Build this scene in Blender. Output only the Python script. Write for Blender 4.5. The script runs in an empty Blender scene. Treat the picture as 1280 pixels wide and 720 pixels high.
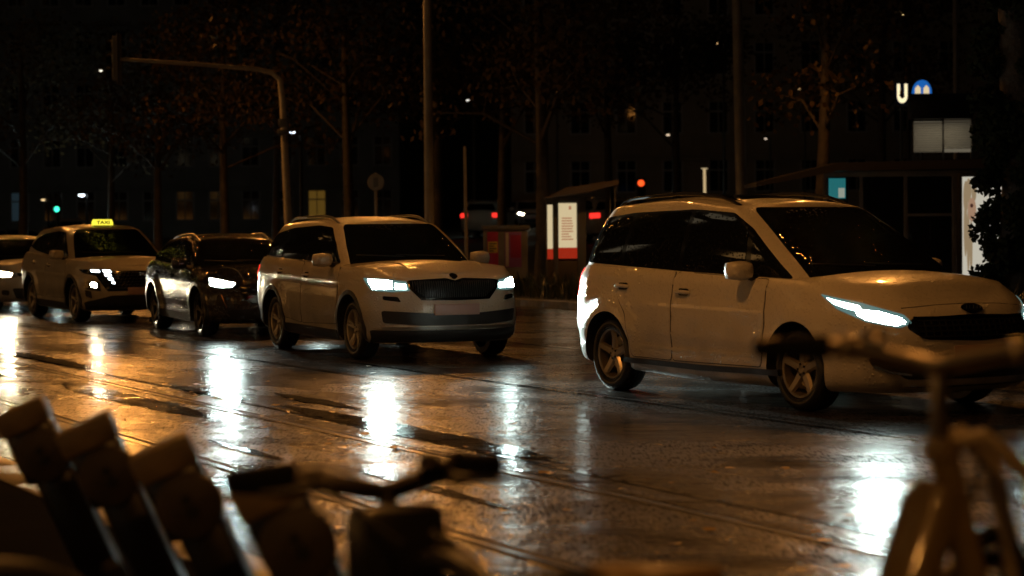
import bpy, bmesh, math, random
from mathutils import Vector, Matrix
from mathutils.bvhtree import BVHTree
from mathutils.geometry import delaunay_2d_cdt

random.seed(7)
PI = math.pi
SC = bpy.context.scene
COL = SC.collection

# ------------------------------------------------------------------ materials
MATS = {}


def _bsdf(name):
    m = bpy.data.materials.new(name)
    m.use_nodes = True
    nt = m.node_tree
    b = nt.nodes.get('Principled BSDF')
    return m, nt, b


def mat(name, col, rough=.5, metal=0, coat=0, spec=.5, emit=None, estr=0, bump=None, var=None):
    """plain or lightly textured principled material; bump = (scale, strength, distance); var = (scale, amount)"""
    if name in MATS:
        return MATS[name]
    m, nt, b = _bsdf(name)
    b.inputs['Base Color'].default_value = (*col, 1)
    b.inputs['Roughness'].default_value = rough
    b.inputs['Metallic'].default_value = metal
    b.inputs['Coat Weight'].default_value = coat
    b.inputs['Coat Roughness'].default_value = .04
    b.inputs['Specular IOR Level'].default_value = spec
    tc = None
    if emit:
        b.inputs['Emission Color'].default_value = (*emit, 1)
        b.inputs['Emission Strength'].default_value = estr
    if bump or var:
        tc = nt.nodes.new('ShaderNodeTexCoord')
    if bump:
        n = nt.nodes.new('ShaderNodeTexNoise')
        n.inputs['Scale'].default_value = bump[0]
        n.inputs['Detail'].default_value = 3
        bp = nt.nodes.new('ShaderNodeBump')
        bp.inputs['Strength'].default_value = bump[1]
        bp.inputs['Distance'].default_value = bump[2]
        nt.links.new(tc.outputs['Object'], n.inputs['Vector'])
        nt.links.new(n.outputs['Fac'], bp.inputs['Height'])
        nt.links.new(bp.outputs['Normal'], b.inputs['Normal'])
    if var:
        n = nt.nodes.new('ShaderNodeTexNoise')
        n.inputs['Scale'].default_value = var[0]
        n.inputs['Detail'].default_value = 5
        r = nt.nodes.new('ShaderNodeValToRGB')
        r.color_ramp.elements[0].position = .3
        r.color_ramp.elements[1].position = .7
        lo = [max(0, c * (1 - var[1])) for c in col]
        hi = [min(1, c * (1 + var[1])) for c in col]
        r.color_ramp.elements[0].color = (*lo, 1)
        r.color_ramp.elements[1].color = (*hi, 1)
        nt.links.new(tc.outputs['Object'], n.inputs['Vector'])
        nt.links.new(n.outputs['Fac'], r.inputs['Fac'])
        nt.links.new(r.outputs['Color'], b.inputs['Base Color'])
    MATS[name] = m
    return m


def paint(name, col, metal=0, rough=.32):
    """car paint under clear lacquer, beaded with rain drops and a film of road dirt low down"""
    if name in MATS:
        return MATS[name]
    m, nt, b = _bsdf(name)
    b.inputs['Metallic'].default_value = metal
    b.inputs['Roughness'].default_value = rough
    b.inputs['Coat Weight'].default_value = .8
    b.inputs['Coat Roughness'].default_value = .06
    tc = nt.nodes.new('ShaderNodeTexCoord')
    # rain drops: sparse round bumps of two sizes
    v = nt.nodes.new('ShaderNodeTexVoronoi')
    v.inputs['Scale'].default_value = 30
    nt.links.new(tc.outputs['Object'], v.inputs['Vector'])
    mr = nt.nodes.new('ShaderNodeMapRange')
    mr.inputs['From Min'].default_value = .12
    mr.inputs['From Max'].default_value = .42
    mr.inputs['To Min'].default_value = 1
    mr.inputs['To Max'].default_value = 0
    nt.links.new(v.outputs['Distance'], mr.inputs['Value'])
    n = nt.nodes.new('ShaderNodeTexNoise')
    n.inputs['Scale'].default_value = 9
    n.inputs['Detail'].default_value = 4
    nt.links.new(tc.outputs['Object'], n.inputs['Vector'])
    mr2 = nt.nodes.new('ShaderNodeMapRange')
    mr2.inputs['From Min'].default_value = .30
    mr2.inputs['From Max'].default_value = .5
    nt.links.new(n.outputs['Fac'], mr2.inputs['Value'])
    mu = nt.nodes.new('ShaderNodeMath')
    mu.operation = 'MULTIPLY'
    nt.links.new(mr.outputs['Result'], mu.inputs[0])
    nt.links.new(mr2.outputs['Result'], mu.inputs[1])
    bp = nt.nodes.new('ShaderNodeBump')
    bp.inputs['Strength'].default_value = .9
    bp.inputs['Distance'].default_value = .012
    nt.links.new(mu.outputs['Value'], bp.inputs['Height'])
    nt.links.new(bp.outputs['Normal'], b.inputs['Coat Normal'])
    bp2 = nt.nodes.new('ShaderNodeBump')
    bp2.inputs['Strength'].default_value = .5
    bp2.inputs['Distance'].default_value = .007
    nt.links.new(mu.outputs['Value'], bp2.inputs['Height'])
    nt.links.new(bp2.outputs['Normal'], b.inputs['Normal'])
    # dirt film towards the sills
    sx = nt.nodes.new('ShaderNodeSeparateXYZ')
    nt.links.new(tc.outputs['Object'], sx.inputs['Vector'])
    d = nt.nodes.new('ShaderNodeMapRange')
    d.inputs['From Min'].default_value = .85
    d.inputs['From Max'].default_value = .25
    d.inputs['To Min'].default_value = 0
    d.inputs['To Max'].default_value = .95
    nt.links.new(sx.outputs['Z'], d.inputs['Value'])
    n2 = nt.nodes.new('ShaderNodeTexNoise')
    n2.inputs['Scale'].default_value = 3.5
    n2.inputs['Detail'].default_value = 8
    nt.links.new(tc.outputs['Object'], n2.inputs['Vector'])
    m2 = nt.nodes.new('ShaderNodeMath')
    m2.operation = 'MULTIPLY'
    nt.links.new(d.outputs['Result'], m2.inputs[0])
    nt.links.new(n2.outputs['Fac'], m2.inputs[1])
    mx = nt.nodes.new('ShaderNodeMix')
    mx.data_type = 'RGBA'
    mx.inputs[6].default_value = (*col, 1)
    mx.inputs[7].default_value = (.06, .05, .04, 1)
    nt.links.new(m2.outputs['Value'], mx.inputs[0])
    nt.links.new(mx.outputs[2], b.inputs['Base Color'])
    MATS[name] = m
    return m


def glow(name, col, s):
    return mat(name, (.02, .02, .02), .4, emit=col, estr=s)


# ------------------------------------------------------------------ mesh helpers
class MB:
    def __init__(self):
        self.v, self.f, self.mi, self.mats = [], [], [], []

    def m(self, material):
        if material not in self.mats:
            self.mats.append(material)
        return self.mats.index(material)

    def add(self, verts, faces, material):
        o = len(self.v)
        k = self.m(material)
        self.v += [tuple(p) for p in verts]
        for f in faces:
            self.f.append([i + o for i in f])
            self.mi.append(k)
        return self

    def box(self, c, s, material, rz=0, M=None):
        hx, hy, hz = s[0] / 2, s[1] / 2, s[2] / 2
        vs = [Vector((x, y, z)) for x in (-hx, hx) for y in (-hy, hy) for z in (-hz, hz)]
        R = Matrix.Rotation(rz, 3, 'Z') if M is None else M
        vs = [R @ p + Vector(c) for p in vs]
        fs = [(0, 1, 3, 2), (4, 6, 7, 5), (0, 4, 5, 1), (2, 3, 7, 6), (0, 2, 6, 4), (1, 5, 7, 3)]
        return self.add(vs, fs, material)

    def bbox(self, c, s, material, b=.01, rz=0, M=None, seg=2):
        """bevelled box"""
        bm = bmesh.new()
        bmesh.ops.create_cube(bm, size=1)
        for v in bm.verts:
            v.co = Vector((v.co.x * s[0], v.co.y * s[1], v.co.z * s[2]))
        bmesh.ops.bevel(bm, geom=bm.edges[:], offset=b, segments=seg, affect='EDGES', profile=.5)
        R = Matrix.Rotation(rz, 3, 'Z') if M is None else M
        bm.verts.index_update()
        vs = [R @ v.co + Vector(c) for v in bm.verts]
        fs = [[v.index for v in f.verts] for f in bm.faces]
        bm.free()
        return self.add(vs, fs, material)

    def tube(self, pts, rad, material, n=10, caps=True):
        pts = [Vector(p) for p in pts]
        if not isinstance(rad, (list, tuple)):
            rad = [rad] * len(pts)
        rings = []
        up = Vector((0, 0, 1))
        prev = None
        for i, p in enumerate(pts):
            t = (pts[min(i + 1, len(pts) - 1)] - pts[max(i - 1, 0)]).normalized()
            if prev is None:
                a = t.cross(up)
                if a.length < .05:
                    a = t.cross(Vector((1, 0, 0)))
                a.normalize()
            else:
                a = (prev - t * prev.dot(t)).normalized()
            prev = a
            b = t.cross(a).normalized()
            rings.append([p + (a * math.cos(2 * PI * k / n) + b * math.sin(2 * PI * k / n)) * rad[i] for k in range(n)])
        vs = [q for r in rings for q in r]
        fs = []
        for i in range(len(rings) - 1):
            for k in range(n):
                k2 = (k + 1) % n
                fs.append((i * n + k, i * n + k2, (i + 1) * n + k2, (i + 1) * n + k))
        if caps:
            fs.append(tuple(range(n - 1, -1, -1)))
            e = (len(rings) - 1) * n
            fs.append(tuple(e + k for k in range(n)))
        return self.add(vs, fs, material)

    def lathe(self, prof, material, n=40, M=None, closed=False):
        """profile (radius, height along local Y); axis = local Y"""
        M = M or Matrix.Identity(4)
        vs, fs = [], []
        np_ = len(prof)
        for k in range(n):
            a = 2 * PI * k / n
            for r, y in prof:
                vs.append(M @ Vector((r * math.cos(a), y, r * math.sin(a))))
        for k in range(n):
            k2 = (k + 1) % n
            for j in range(np_ - 1 if not closed else np_):
                j2 = (j + 1) % np_
                fs.append((k * np_ + j, k2 * np_ + j, k2 * np_ + j2, k * np_ + j2))
        return self.add(vs, fs, material)

    def prism(self, poly, axis_pt, u, v, w, depth, material):
        """extrude polygon given in (u, v) coordinates along w"""
        u, v, w, o = Vector(u), Vector(v), Vector(w), Vector(axis_pt)
        n = len(poly)
        vs = [o + u * a + v * b for a, b in poly] + [o + u * a + v * b + w * depth for a, b in poly]
        fs = [tuple(range(n - 1, -1, -1)), tuple(range(n, 2 * n))]
        for i in range(n):
            j = (i + 1) % n
            fs.append((i, j, n + j, n + i))
        return self.add(vs, fs, material)

    def mesh(self, name, smooth=35):
        me = bpy.data.meshes.new(name)
        me.from_pydata(self.v, [], self.f)
        for m in self.mats:
            me.materials.append(m)
        me.polygons.foreach_set('material_index', self.mi)
        if smooth:
            me.polygons.foreach_set('use_smooth', [True] * len(me.polygons))
        me.update()
        if smooth:
            me.set_sharp_from_angle(angle=math.radians(smooth))
        return me

    def build(self, name, parent=None, smooth=35, fix=True):
        me = self.mesh(name, smooth)
        if fix:
            bm = bmesh.new()
            bm.from_mesh(me)
            bmesh.ops.recalc_face_normals(bm, faces=bm.faces[:])
            bm.to_mesh(me)
            bm.free()
        return link(name, me, parent)


def link(name, data, parent=None):
    o = bpy.data.objects.new(name, data)
    COL.objects.link(o)
    if parent:
        o.parent = parent
    return o


def empty(name, loc=(0, 0, 0), rz=0, parent=None):
    o = link(name, None, parent)
    o.location = loc
    o.rotation_euler = (0, 0, rz)
    o.empty_display_size = .2
    return o


def tag(o, label=None, cat=None, group=None, kind=None):
    if label:
        o['label'] = label
    if cat:
        o['category'] = cat
    if group:
        o['group'] = group
    if kind:
        o['kind'] = kind
    return o


def copy_tree(o, parent=None):
    c = o.copy()
    COL.objects.link(c)
    c.parent = parent
    for ch in list(o.children):
        copy_tree(ch, c)
    return c


def text_mesh(txt, size, material, extrude=.003, bold=0.0):
    cu = bpy.data.curves.new('lettering', 'FONT')
    cu.body = txt
    cu.size = size
    cu.extrude = extrude
    cu.offset = bold
    cu.align_x = 'CENTER'
    cu.align_y = 'CENTER'
    t = bpy.data.objects.new('lettering', cu)
    COL.objects.link(t)
    bpy.context.view_layer.update()
    me = bpy.data.meshes.new_from_object(t.evaluated_get(bpy.context.evaluated_depsgraph_get()))
    bpy.data.objects.remove(t)
    me.materials.clear()
    me.materials.append(material)
    return me


def herm(pts):
    """smooth function through (x, y) points, x ascending"""
    pts = sorted(pts)
    xs = [p[0] for p in pts]
    ys = [p[1] for p in pts]
    n = len(xs)
    if n == 1:
        return lambda x: ys[0]
    d = [(ys[i + 1] - ys[i]) / (xs[i + 1] - xs[i]) for i in range(n - 1)]
    m = [d[0]] + [0 if d[i - 1] * d[i] <= 0 else 2 * d[i - 1] * d[i] / (d[i - 1] + d[i]) for i in range(1, n - 1)] + [d[-1]]

    def f(x):
        if x <= xs[0]:
            return ys[0]
        if x >= xs[-1]:
            return ys[-1]
        i = 0
        while x > xs[i + 1]:
            i += 1
        h = xs[i + 1] - xs[i]
        t = (x - xs[i]) / h
        return ((2 * t**3 - 3 * t**2 + 1) * ys[i] + (t**3 - 2 * t**2 + t) * h * m[i]
                + (-2 * t**3 + 3 * t**2) * ys[i + 1] + (t**3 - t**2) * h * m[i + 1])
    return f


def catmull(P, seg):
    out = []
    n = len(P)
    for i in range(n - 1):
        p0, p1, p2, p3 = P[max(i - 1, 0)], P[i], P[i + 1], P[min(i + 2, n - 1)]
        for s in range(seg):
            t = s / seg
            out.append(.5 * ((2 * p1) + (p2 - p0) * t + (2 * p0 - 5 * p1 + 4 * p2 - p3) * t * t + (3 * p1 - p0 - 3 * p2 + p3) * t**3))
    out.append(P[-1])
    return out


# ------------------------------------------------------------------ car builder (x forward, y to the driver's left, z up)
NF, NS, NR = 16, 46, 12


def outline(lv):
    """points of one level from the front centre round the +y side to the rear centre"""
    xf, xr, w, cf, cr, nf, nr, z = (lv[k] for k in ('xf', 'xr', 'w', 'cf', 'cr', 'nf', 'nr', 'z'))
    P = []
    for i in range(NF):
        a = (i / NF) ** 1.0 * PI / 2
        P.append((xf - cf * (1 - math.cos(a) ** (2 / nf)), w * math.sin(a) ** (2 / nf)))
    for i in range(NS + 1):
        t = i / NS
        P.append((xf - cf + (xr + cr - xf + cf) * t, w))
    for i in range(NR - 1, -1, -1):
        a = i / NR * PI / 2
        P.append((xr + cr * (1 - math.cos(a) ** (2 / nr)), w * math.sin(a) ** (2 / nr)))
    return [Vector((x, y, z(x))) for x, y in P]


def loft(levels, seg, crown, modify=None, bottom=True, capn=10):
    """closed shell from stacked outlines; returns verts, faces"""
    cols = list(zip(*[outline(l) for l in levels]))
    rows = [catmull(list(c), seg) for c in cols]           # rows[i] = vertical run at loop point i
    if modify:
        rows = [[modify(p) for p in r] for r in rows]
    n, m = len(rows), len(rows[0])
    verts, faces, idx = [], [], {}

    def vid(i, j, s):
        if i in (0, n - 1):
            s = 1
        key = (i, j, s)
        if key not in idx:
            p = rows[i][j]
            y = p.y * s
            if i in (0, n - 1):
                y = 0
            idx[key] = len(verts)
            verts.append((p.x, y, p.z))
        return idx[key]
    for i in range(n - 1):
        for j in range(m - 1):
            for s in (1, -1):
                q = [vid(i, j, s), vid(i + 1, j, s), vid(i + 1, j + 1, s), vid(i, j + 1, s)]
                faces.append(q if s > 0 else q[::-1])

    def cap(j, crownf, flip):
        prev = None
        for i in range(n):
            a, b = vid(i, j, 1), vid(i, j, -1)
            if a == b:
                row = [a] * (capn + 1)
            else:
                p = rows[i][j]
                row = [a]
                for k in range(1, capn):
                    t = 1 - 2 * k / capn
                    row.append(len(verts))
                    verts.append((p.x, p.y * t, p.z + crownf(p.x, p.y) * (1 - abs(t) ** 2.2)))
                row.append(b)
            if prev:
                for k in range(capn):
                    q = [prev[k], prev[k + 1], row[k + 1], row[k]]
                    q2 = []
                    for x in q:
                        if x not in q2:
                            q2.append(x)
                    if len(q2) > 2:
                        faces.append(q2[::-1] if flip else q2)
            prev = row
    cap(m - 1, crown, True)
    if bottom:
        cap(0, lambda x, y: 0, False)
    return verts, faces


def round_poly(P, r, n=4):
    """fillet the corners of a 2D polygon"""
    out = []
    N = len(P)
    for i in range(N):
        a, b, c = Vector(P[i - 1]), Vector(P[i]), Vector(P[(i + 1) % N])
        u, v = a - b, c - b
        rr = min(r, u.length * .45, v.length * .45)
        p, q = b + u.normalized() * rr, b + v.normalized() * rr
        for k in range(n + 1):
            t = k / n
            out.append((1 - t) ** 2 * p + 2 * t * (1 - t) * b + t * t * q)
    return out


def inside(p, poly):
    c = False
    n = len(poly)
    for i in range(n):
        a, b = poly[i], poly[i - 1]
        if (a[1] > p[1]) != (b[1] > p[1]) and p[0] < (b[0] - a[0]) * (p[1] - a[1]) / (b[1] - a[1]) + a[0]:
            c = not c
    return c


def snap(bvh, p):
    """points given as (3, y, z) are first dropped onto the nose of the body"""
    p = Vector(p)
    if p.x == 3:
        h = bvh.ray_cast(Vector((8, p.y, p.z)), Vector((-1, 0, 0)))[0]
        if h is not None:
            return h
        p.x = 2
    return p


def decal(mb, bvh, pts3, yaw, material, off=.004, thick=.02, res=.05, rnd=.03, pitch=0, bulge=0):
    """a panel of its own that follows the body: the outline pts3 is laid on the surface along direction yaw"""
    n0 = Vector((math.cos(yaw) * math.cos(pitch), math.sin(yaw) * math.cos(pitch), math.sin(pitch)))
    U = Vector((-math.sin(yaw), math.cos(yaw), 0))
    V = n0.cross(U)
    pts3 = [snap(bvh, p) for p in pts3]
    P = [Vector((Vector(p).dot(U), Vector(p).dot(V))) for p in pts3]
    if rnd:
        P = round_poly(P, rnd)
    B = []
    for i in range(len(P)):                       # resample the border
        a, b = P[i], P[(i + 1) % len(P)]
        k = max(1, int((b - a).length / res))
        for s in range(k):
            q = a + (b - a) * s / k
            if not B or (q - B[-1]).length > .0015:
                B.append(q)
    if (B[0] - B[-1]).length < .0015:
        B.pop()
    nb = len(B)
    us = [p[0] for p in B]
    vs = [p[1] for p in B]
    pts = list(B)
    u = min(us) + res * .5
    while u < max(us):
        v = min(vs) + res * .5
        while v < max(vs):
            q = Vector((u, v))
            if inside(q, B) and min((q - b).length for b in B) > res * .45:
                pts.append(q)
            v += res
        u += res
    rv, re, rf, ov, *_ = delaunay_2d_cdt(pts, [(i, (i + 1) % nb) for i in range(nb)], [], 1, 1e-5)
    verts, under = [], []
    for q in rv:
        o = U * q[0] + V * q[1] + n0 * 8
        h = bvh.ray_cast(o, -n0)
        if h[0] is None:
            h = bvh.find_nearest(U * q[0] + V * q[1] + n0 * 2)
        p, nn = h[0], h[1]
        if nn.dot(n0) < 0:
            nn = -nn
        e = off
        if bulge:
            dd = min((Vector(q) - b).length for b in B)
            e += bulge * min(1, dd / .05)
        verts.append(p + nn * e)
        under.append(p + nn * (e - thick) if not bulge else p + nn * (off - thick))
    # border edges = used by one face only
    cnt = {}
    F = []
    for f in rf:
        f = list(f)
        a, b, c = (Vector(rv[i]) for i in f[:3])
        if (b - a).cross(c - a) < 0:
            f = f[::-1]
        F.append(f)
        for i in range(len(f)):
            e = (f[i], f[(i + 1) % len(f)])
            cnt[e] = 1
    n = len(verts)
    allv = verts + under
    faces = list(F)
    for (a, b) in cnt:
        if (b, a) not in cnt:
            faces.append([b, a, a + n, b + n])
    mb.add(allv, faces, material)
    return mb


def strip_decal(mb, bvh, line, yaw, width, material, off=.004, thick=.01):
    """thin band along a polyline laid on the body"""
    n0 = Vector((math.cos(yaw), math.sin(yaw), 0))
    L = []
    line = [snap(bvh, p) for p in line] if yaw not in (0, PI) else line
    for i in range(len(line) - 1):
        a, b = Vector(line[i]), Vector(line[i + 1])
        k = max(1, int((b - a).length / .06))
        L += [a + (b - a) * s / k for s in range(k)]
    L.append(Vector(line[-1]))
    pts = []
    for p in L:
        o = p - n0 * p.dot(n0) + n0 * 8
        h = bvh.ray_cast(o, -n0)
        if h[0] is None:
            h = bvh.find_nearest(p)
        nn = h[1] if h[1].dot(n0) > 0 else -h[1]
        pts.append((h[0], nn))
    vs, fs = [], []
    for i, (p, nn) in enumerate(pts):
        t = (pts[min(i + 1, len(pts) - 1)][0] - pts[max(i - 1, 0)][0]).normalized()
        s = nn.cross(t).normalized() * width / 2
        vs += [p + s - nn * thick, p + s + nn * off, p - s + nn * off, p - s - nn * thick]
    for i in range(len(pts) - 1):
        o = i * 4
        for k in range(3):
            fs.append((o + k, o + k + 1, o + k + 5, o + k + 4))
    mb.add(vs, fs, material)
    return mb


def make_wheel_meshes(R, rim_r, wid, spokes, rim_mat, style):
    """axis = local Y, outer face towards -Y"""
    rubber = mat('wet tyre rubber', (.012, .012, .012), .24, bump=(90, .25, .004))
    dark = mat('brake dark', (.02, .018, .016), .5)
    disc = mat('brake disc steel', (.25, .24, .22), .35, metal=1)
    h = wid / 2
    ty = MB()
    prof = [(rim_r - .012, -h * .82), (rim_r + .012, -h * .98), (rim_r + (R - rim_r) * .45, -h * 1.06), (R - .03, -h * .98),
            (R - .008, -h * .80), (R, -h * .5), (R, h * .5), (R - .008, h * .8), (R - .03, h * .98), (rim_r + .02, h), (rim_r - .012, h * .8)]
    ty.lathe(prof, rubber, 56)
    for gy in (-.45, -.15, .15, .45):
        ty.lathe([(R + .0015, h * gy - .006), (R - .006, h * gy), (R + .0015, h * gy + .006)], dark, 56)
    ri = MB()
    r = rim_r
    ri.lathe([(r + .010, -h * .99), (r + .016, -h * .93), (r - .004, -h * .88), (r - .020, -h * .82), (r - .030, -h * .3), (r - .03, h * .8)], rim_mat, 56)
    # hub
    ri.lathe([(0, -h * .72), (.028, -h * .74), (.034, -h * .70), (.062, -h * .66), (.075, -h * .5), (.075, -h * .1), (0, -h * .1)], rim_mat, 28)
    for k in range(spokes):
        a0 = 2 * PI * k / spokes + .3
        for da, wa, wb in ({'five': [(0, .040, .033)], 'twin': [(-.11, .019, .016), (.11, .019, .016)], 'multi': [(0, .02, .017)], 'cover': [(0, .05, .07)]}[style]):
            a = a0 + da
            ca, sa = math.cos(a), math.sin(a)
            ra, rb = .05, r - .012
            vs = []
            for rr, ww, yo in ((ra, wa * 1.15, -h * .66), (ra + (rb - ra) * .5, wa, -h * .70), (rb, wb * 1.1, -h * .86)):
                for su, dy in ((-1, .022), (-.6, 0), (.6, 0), (1, .022)):
                    tx = su * ww
                    vs.append((rr * ca - tx * sa, yo + dy, rr * sa + tx * ca))
            fs = []
            for q in range(2):
                for c in range(3):
                    o = q * 4
                    fs.append((o + c, o + c + 1, o + c + 5, o + c + 4))
            ri.add(vs, fs, rim_mat)
    for k in range(5):
        a = 2 * PI * k / 5 + .6
        ri.lathe([(0, -.012), (.009, -.010), (.009, .01)], dark, 8, Matrix.Translation((.045 * math.cos(a), -h * .67, .045 * math.sin(a))))
    di = MB()
    di.lathe([(.0, -h * .05), (.15, -h * .05), (.155, 0), (.15, .02), (0, .02)], disc, 36)
    di.lathe([(0, h * .35), (r - .03, h * .35), (r - .03, h * .5), (0, h * .5)], dark, 36)
    di.bbox((.13, -h * .05, .03), (.07, .06, .16), dark, .01)
    return ty.mesh('tyre'), ri.mesh('rim'), di.mesh('wheel')


def rain_glass():
    if 'dark car glass' in MATS:
        return MATS['dark car glass']
    m, nt, b = _bsdf('dark car glass')
    b.inputs['Base Color'].default_value = (.006, .007, .007, 1)
    b.inputs['Roughness'].default_value = .04
    b.inputs['Specular IOR Level'].default_value = .6
    N, K = nt.nodes.new, nt.links.new
    tc, v, r, q = N('ShaderNodeTexCoord'), N('ShaderNodeTexVoronoi'), N('ShaderNodeMapRange'), N('ShaderNodeBump')
    v.inputs['Scale'].default_value = 34
    K(tc.outputs['Object'], v.inputs['Vector'])
    for k, x in zip(('From Min', 'From Max', 'To Min', 'To Max'), (.05, .30, 1, 0)):
        r.inputs[k].default_value = x
    K(v.outputs['Distance'], r.inputs['Value'])
    q.inputs['Strength'].default_value = .9
    q.inputs['Distance'].default_value = .012
    K(r.outputs['Result'], q.inputs['Height'])
    K(q.outputs['Normal'], b.inputs['Normal'])
    MATS['dark car glass'] = m
    return m


def build_car(S):
    """S: dictionary of measures; returns the car's root Empty (parts are its children)"""
    W, a, R, c = S['W'], S['axle'], S['R'], S['clear']
    xf, xr = S['xf'], S['xr']
    zn, zc, bf, br = S['z_nose'], S['z_cowl'], S['belt_f'], S['belt_r']
    xb, xt, xrt, xrb = S['ws_base'], S['ws_top'], S['roof_rear'], S['glass_rear']
    roof, wr = S['roof'], S['w_roof']
    pm = S['paint']
    plastic = mat('black trim plastic', (.018, .017, .016), .42, bump=(260, .15, .002))
    gloss = mat('gloss black trim', (.008, .008, .008), .12)
    glass = rain_glass()
    chrome = mat('chrome trim', (.75, .74, .72), .12, metal=1)
    well = mat('wheel well liner', (.012, .011, .01), .8)

    def L(zp, w, dxf, dxr, cf, cr, nf=2.6, nr=2.8):
        return dict(z=herm(zp), w=w, xf=xf - dxf, xr=xr + dxr, cf=cf, cr=cr, nf=nf, nr=nr)
    cf = S.get('cf', .80)
    cr = S.get('cr', .45)
    nose = S.get('nose', [.12, .06, .015, 0, .02, .09, .26])
    tail = S.get('tail', [.14, .07, .03, 0, .01, .03, .07])
    zm = S.get('z_mid', .64)
    lv = [
        L([(xr, c + .10), (0, c), (xf, c + S.get('lift', .02))], .90 * W, nose[0], tail[0], cf * .9, cr),
        L([(xr, c + .13), (0, c + .05), (xf, c + .06 + S.get('lift', .02))], .955 * W, nose[1], tail[1], cf * .95, cr),
        L([(xr, c + .26), (0, c + .18), (xf, c + .20)], .985 * W, nose[2], tail[2], cf, cr),
        L([(xr, zm), (0, zm - .06), (xf, zm - .08)], W, nose[3], tail[3], cf, cr),
        L([(xr, zm + .20), (0, zm + .14), (xf, zm + .08)], .995 * W, nose[4], tail[4], cf, cr),
        L([(xr, br - .10), (0, (bf + br) / 2 - .10), (xb, bf - .10), (xf - .3, zn - .05), (xf, zn - .08)], .972 * W, nose[5], tail[5], cf * 1.05, cr),
        L([(xr, br), (0, bf + (br - bf) * .45), (xb - .25, bf), ((xb + xf) / 2, (bf + zn) / 2 + .028), (xf - .28, zn + .015), (xf - .2, zn)], S.get('w_belt', .925) * W, nose[6], tail[6],
          cf * 1.1, cr, S.get('nhood', 2.4), 2.8),
    ]

    def sst(t):
        t = max(0, min(1, t))
        return t * t * (3 - 2 * t)
    fl = S.get('flare', .022)
    crease = S.get('crease')

    def modify(p):
        q = p.copy()
        if p.y > .5 * W:
            for ax in (a, -a):
                d = math.hypot(p.x - ax, p.z - R)
                q.y += fl * sst((R + .26 - d) / .17) * sst((p.y / W - .75) / .2)
            if crease:
                for zc_, amt, wd in crease:
                    q.y += amt * math.exp(-((p.z - zc_ - .035 * (-p.x / 2)) / wd) ** 2) * sst((p.y / W - .85) / .1)
        return q

    hc = S.get('hood_crown', .075)

    def crown(x, y):
        return hc * min(1, y / (.8 * W)) ** 1.3
    bv, bf_ = loft(lv, 4, crown, modify)
    # cabin
    zrf, zrr = S['roof_f'], S['roof_r']
    zbase = herm([(xrb, br - .06), (0, bf + (br - bf) * .45 - .05), (xb - .3, bf - .08), (xb, bf - .10)])
    zedge = herm([(xrt, zrr), (xrt + .5, (zrr + roof) / 2 - .02), (S.get('roof_peak', -.4), roof - .055), (xt - .25, zrf - .012), (xt, zrf - .02)])
    gw = S.get('w_belt', .925) * W - .012
    g = []
    for t, bw, bx in ((0, 0, 0), (.33, .018, .022), (.66, .022, .025), (.93, .008, .01), (1, -.012, -.01)):
        def zf(x, t=t):
            x0 = x
            return zbase(x0) * (1 - t) + zedge(x0) * t
        te = t ** S.get('ws_curve', 1.0)
        g.append(dict(z=None, w=gw + (wr - gw) * t ** 1.15 + bw, xf=xb + (xt - xb) * te + bx, xr=xrb + (xrt - xrb) * t - bx * .7,
                      cf=S.get('gcf', .50) * (1 - t) + .30 * t, cr=.38 * (1 - t) + .30 * t, nf=2.35, nr=2.5, t=t))
    for l in g:
        t = l['t']
        x0, x1 = l['xr'], l['xf']

        def zl(x, t=t, x0=x0, x1=x1):
            s = (x - x0) / (x1 - x0)
            return zbase(xrb + (xb - xrb) * s) * (1 - t) + zedge(xrt + (xt - xrt) * s) * t
        l['z'] = zl
    rc = S.get('roof_crown', .055)
    gv, gf_ = loft(g, 3, lambda x, y: rc * min(1, y / (.7 * wr)) ** 1.2)
    bvh_low = BVHTree.FromPolygons([Vector(v) for v in bv], bf_)
    bvh_top = BVHTree.FromPolygons([Vector(v) for v in gv], gf_)
    o = len(bv)
    bvh = BVHTree.FromPolygons([Vector(v) for v in bv + gv], bf_ + [[i + o for i in f] for f in gf_])

    root = empty(S['name'])
    # lower shell with real wheel openings
    low = MB()
    low.add(bv, bf_, pm)
    low.m(well)
    lo = link('shell', low.mesh('shell', 30))
    cutters = []
    for ax in (a, -a):
        for s in (1, -1):
            cb = MB()
            Ra = R + S.get('arch', .045)
            prof = [(0, 0), (Ra, 0), (Ra, .6), (0, .6)]
            cb.lathe([(.001, 0), (Ra, 0), (Ra, .55), (.001, .55)], well, 48, Matrix.Translation((ax, W - .29, R + .01)) if s > 0 else Matrix.Translation((ax, -W + .29 - .55, R + .01)))
            me = cb.mesh('cutter', 0)
            bm = bmesh.new()
            bm.from_mesh(me)
            bmesh.ops.remove_doubles(bm, verts=bm.verts[:], dist=.002)
            bmesh.ops.holes_fill(bm, edges=bm.edges[:])
            bmesh.ops.recalc_face_normals(bm, faces=bm.faces[:])
            bm.to_mesh(me)
            bm.free()
            co = link('cutter', me)
            cutters.append(co)
            md = lo.modifiers.new('b', 'BOOLEAN')
            md.operation = 'DIFFERENCE'
            md.solver = 'EXACT'
            md.object = co
            md.material_mode = 'TRANSFER'
    bpy.context.view_layer.update()
    me = bpy.data.meshes.new_from_object(lo.evaluated_get(bpy.context.evaluated_depsgraph_get()))
    for x in cutters + [lo]:
        bpy.data.objects.remove(x)
    # join with the cabin shell into one body
    bm = bmesh.new()
    bm.from_mesh(me)
    nlow = len(bm.faces)
    wi = next((i for i, m_ in enumerate(me.materials) if m_ == well), 1)
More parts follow.
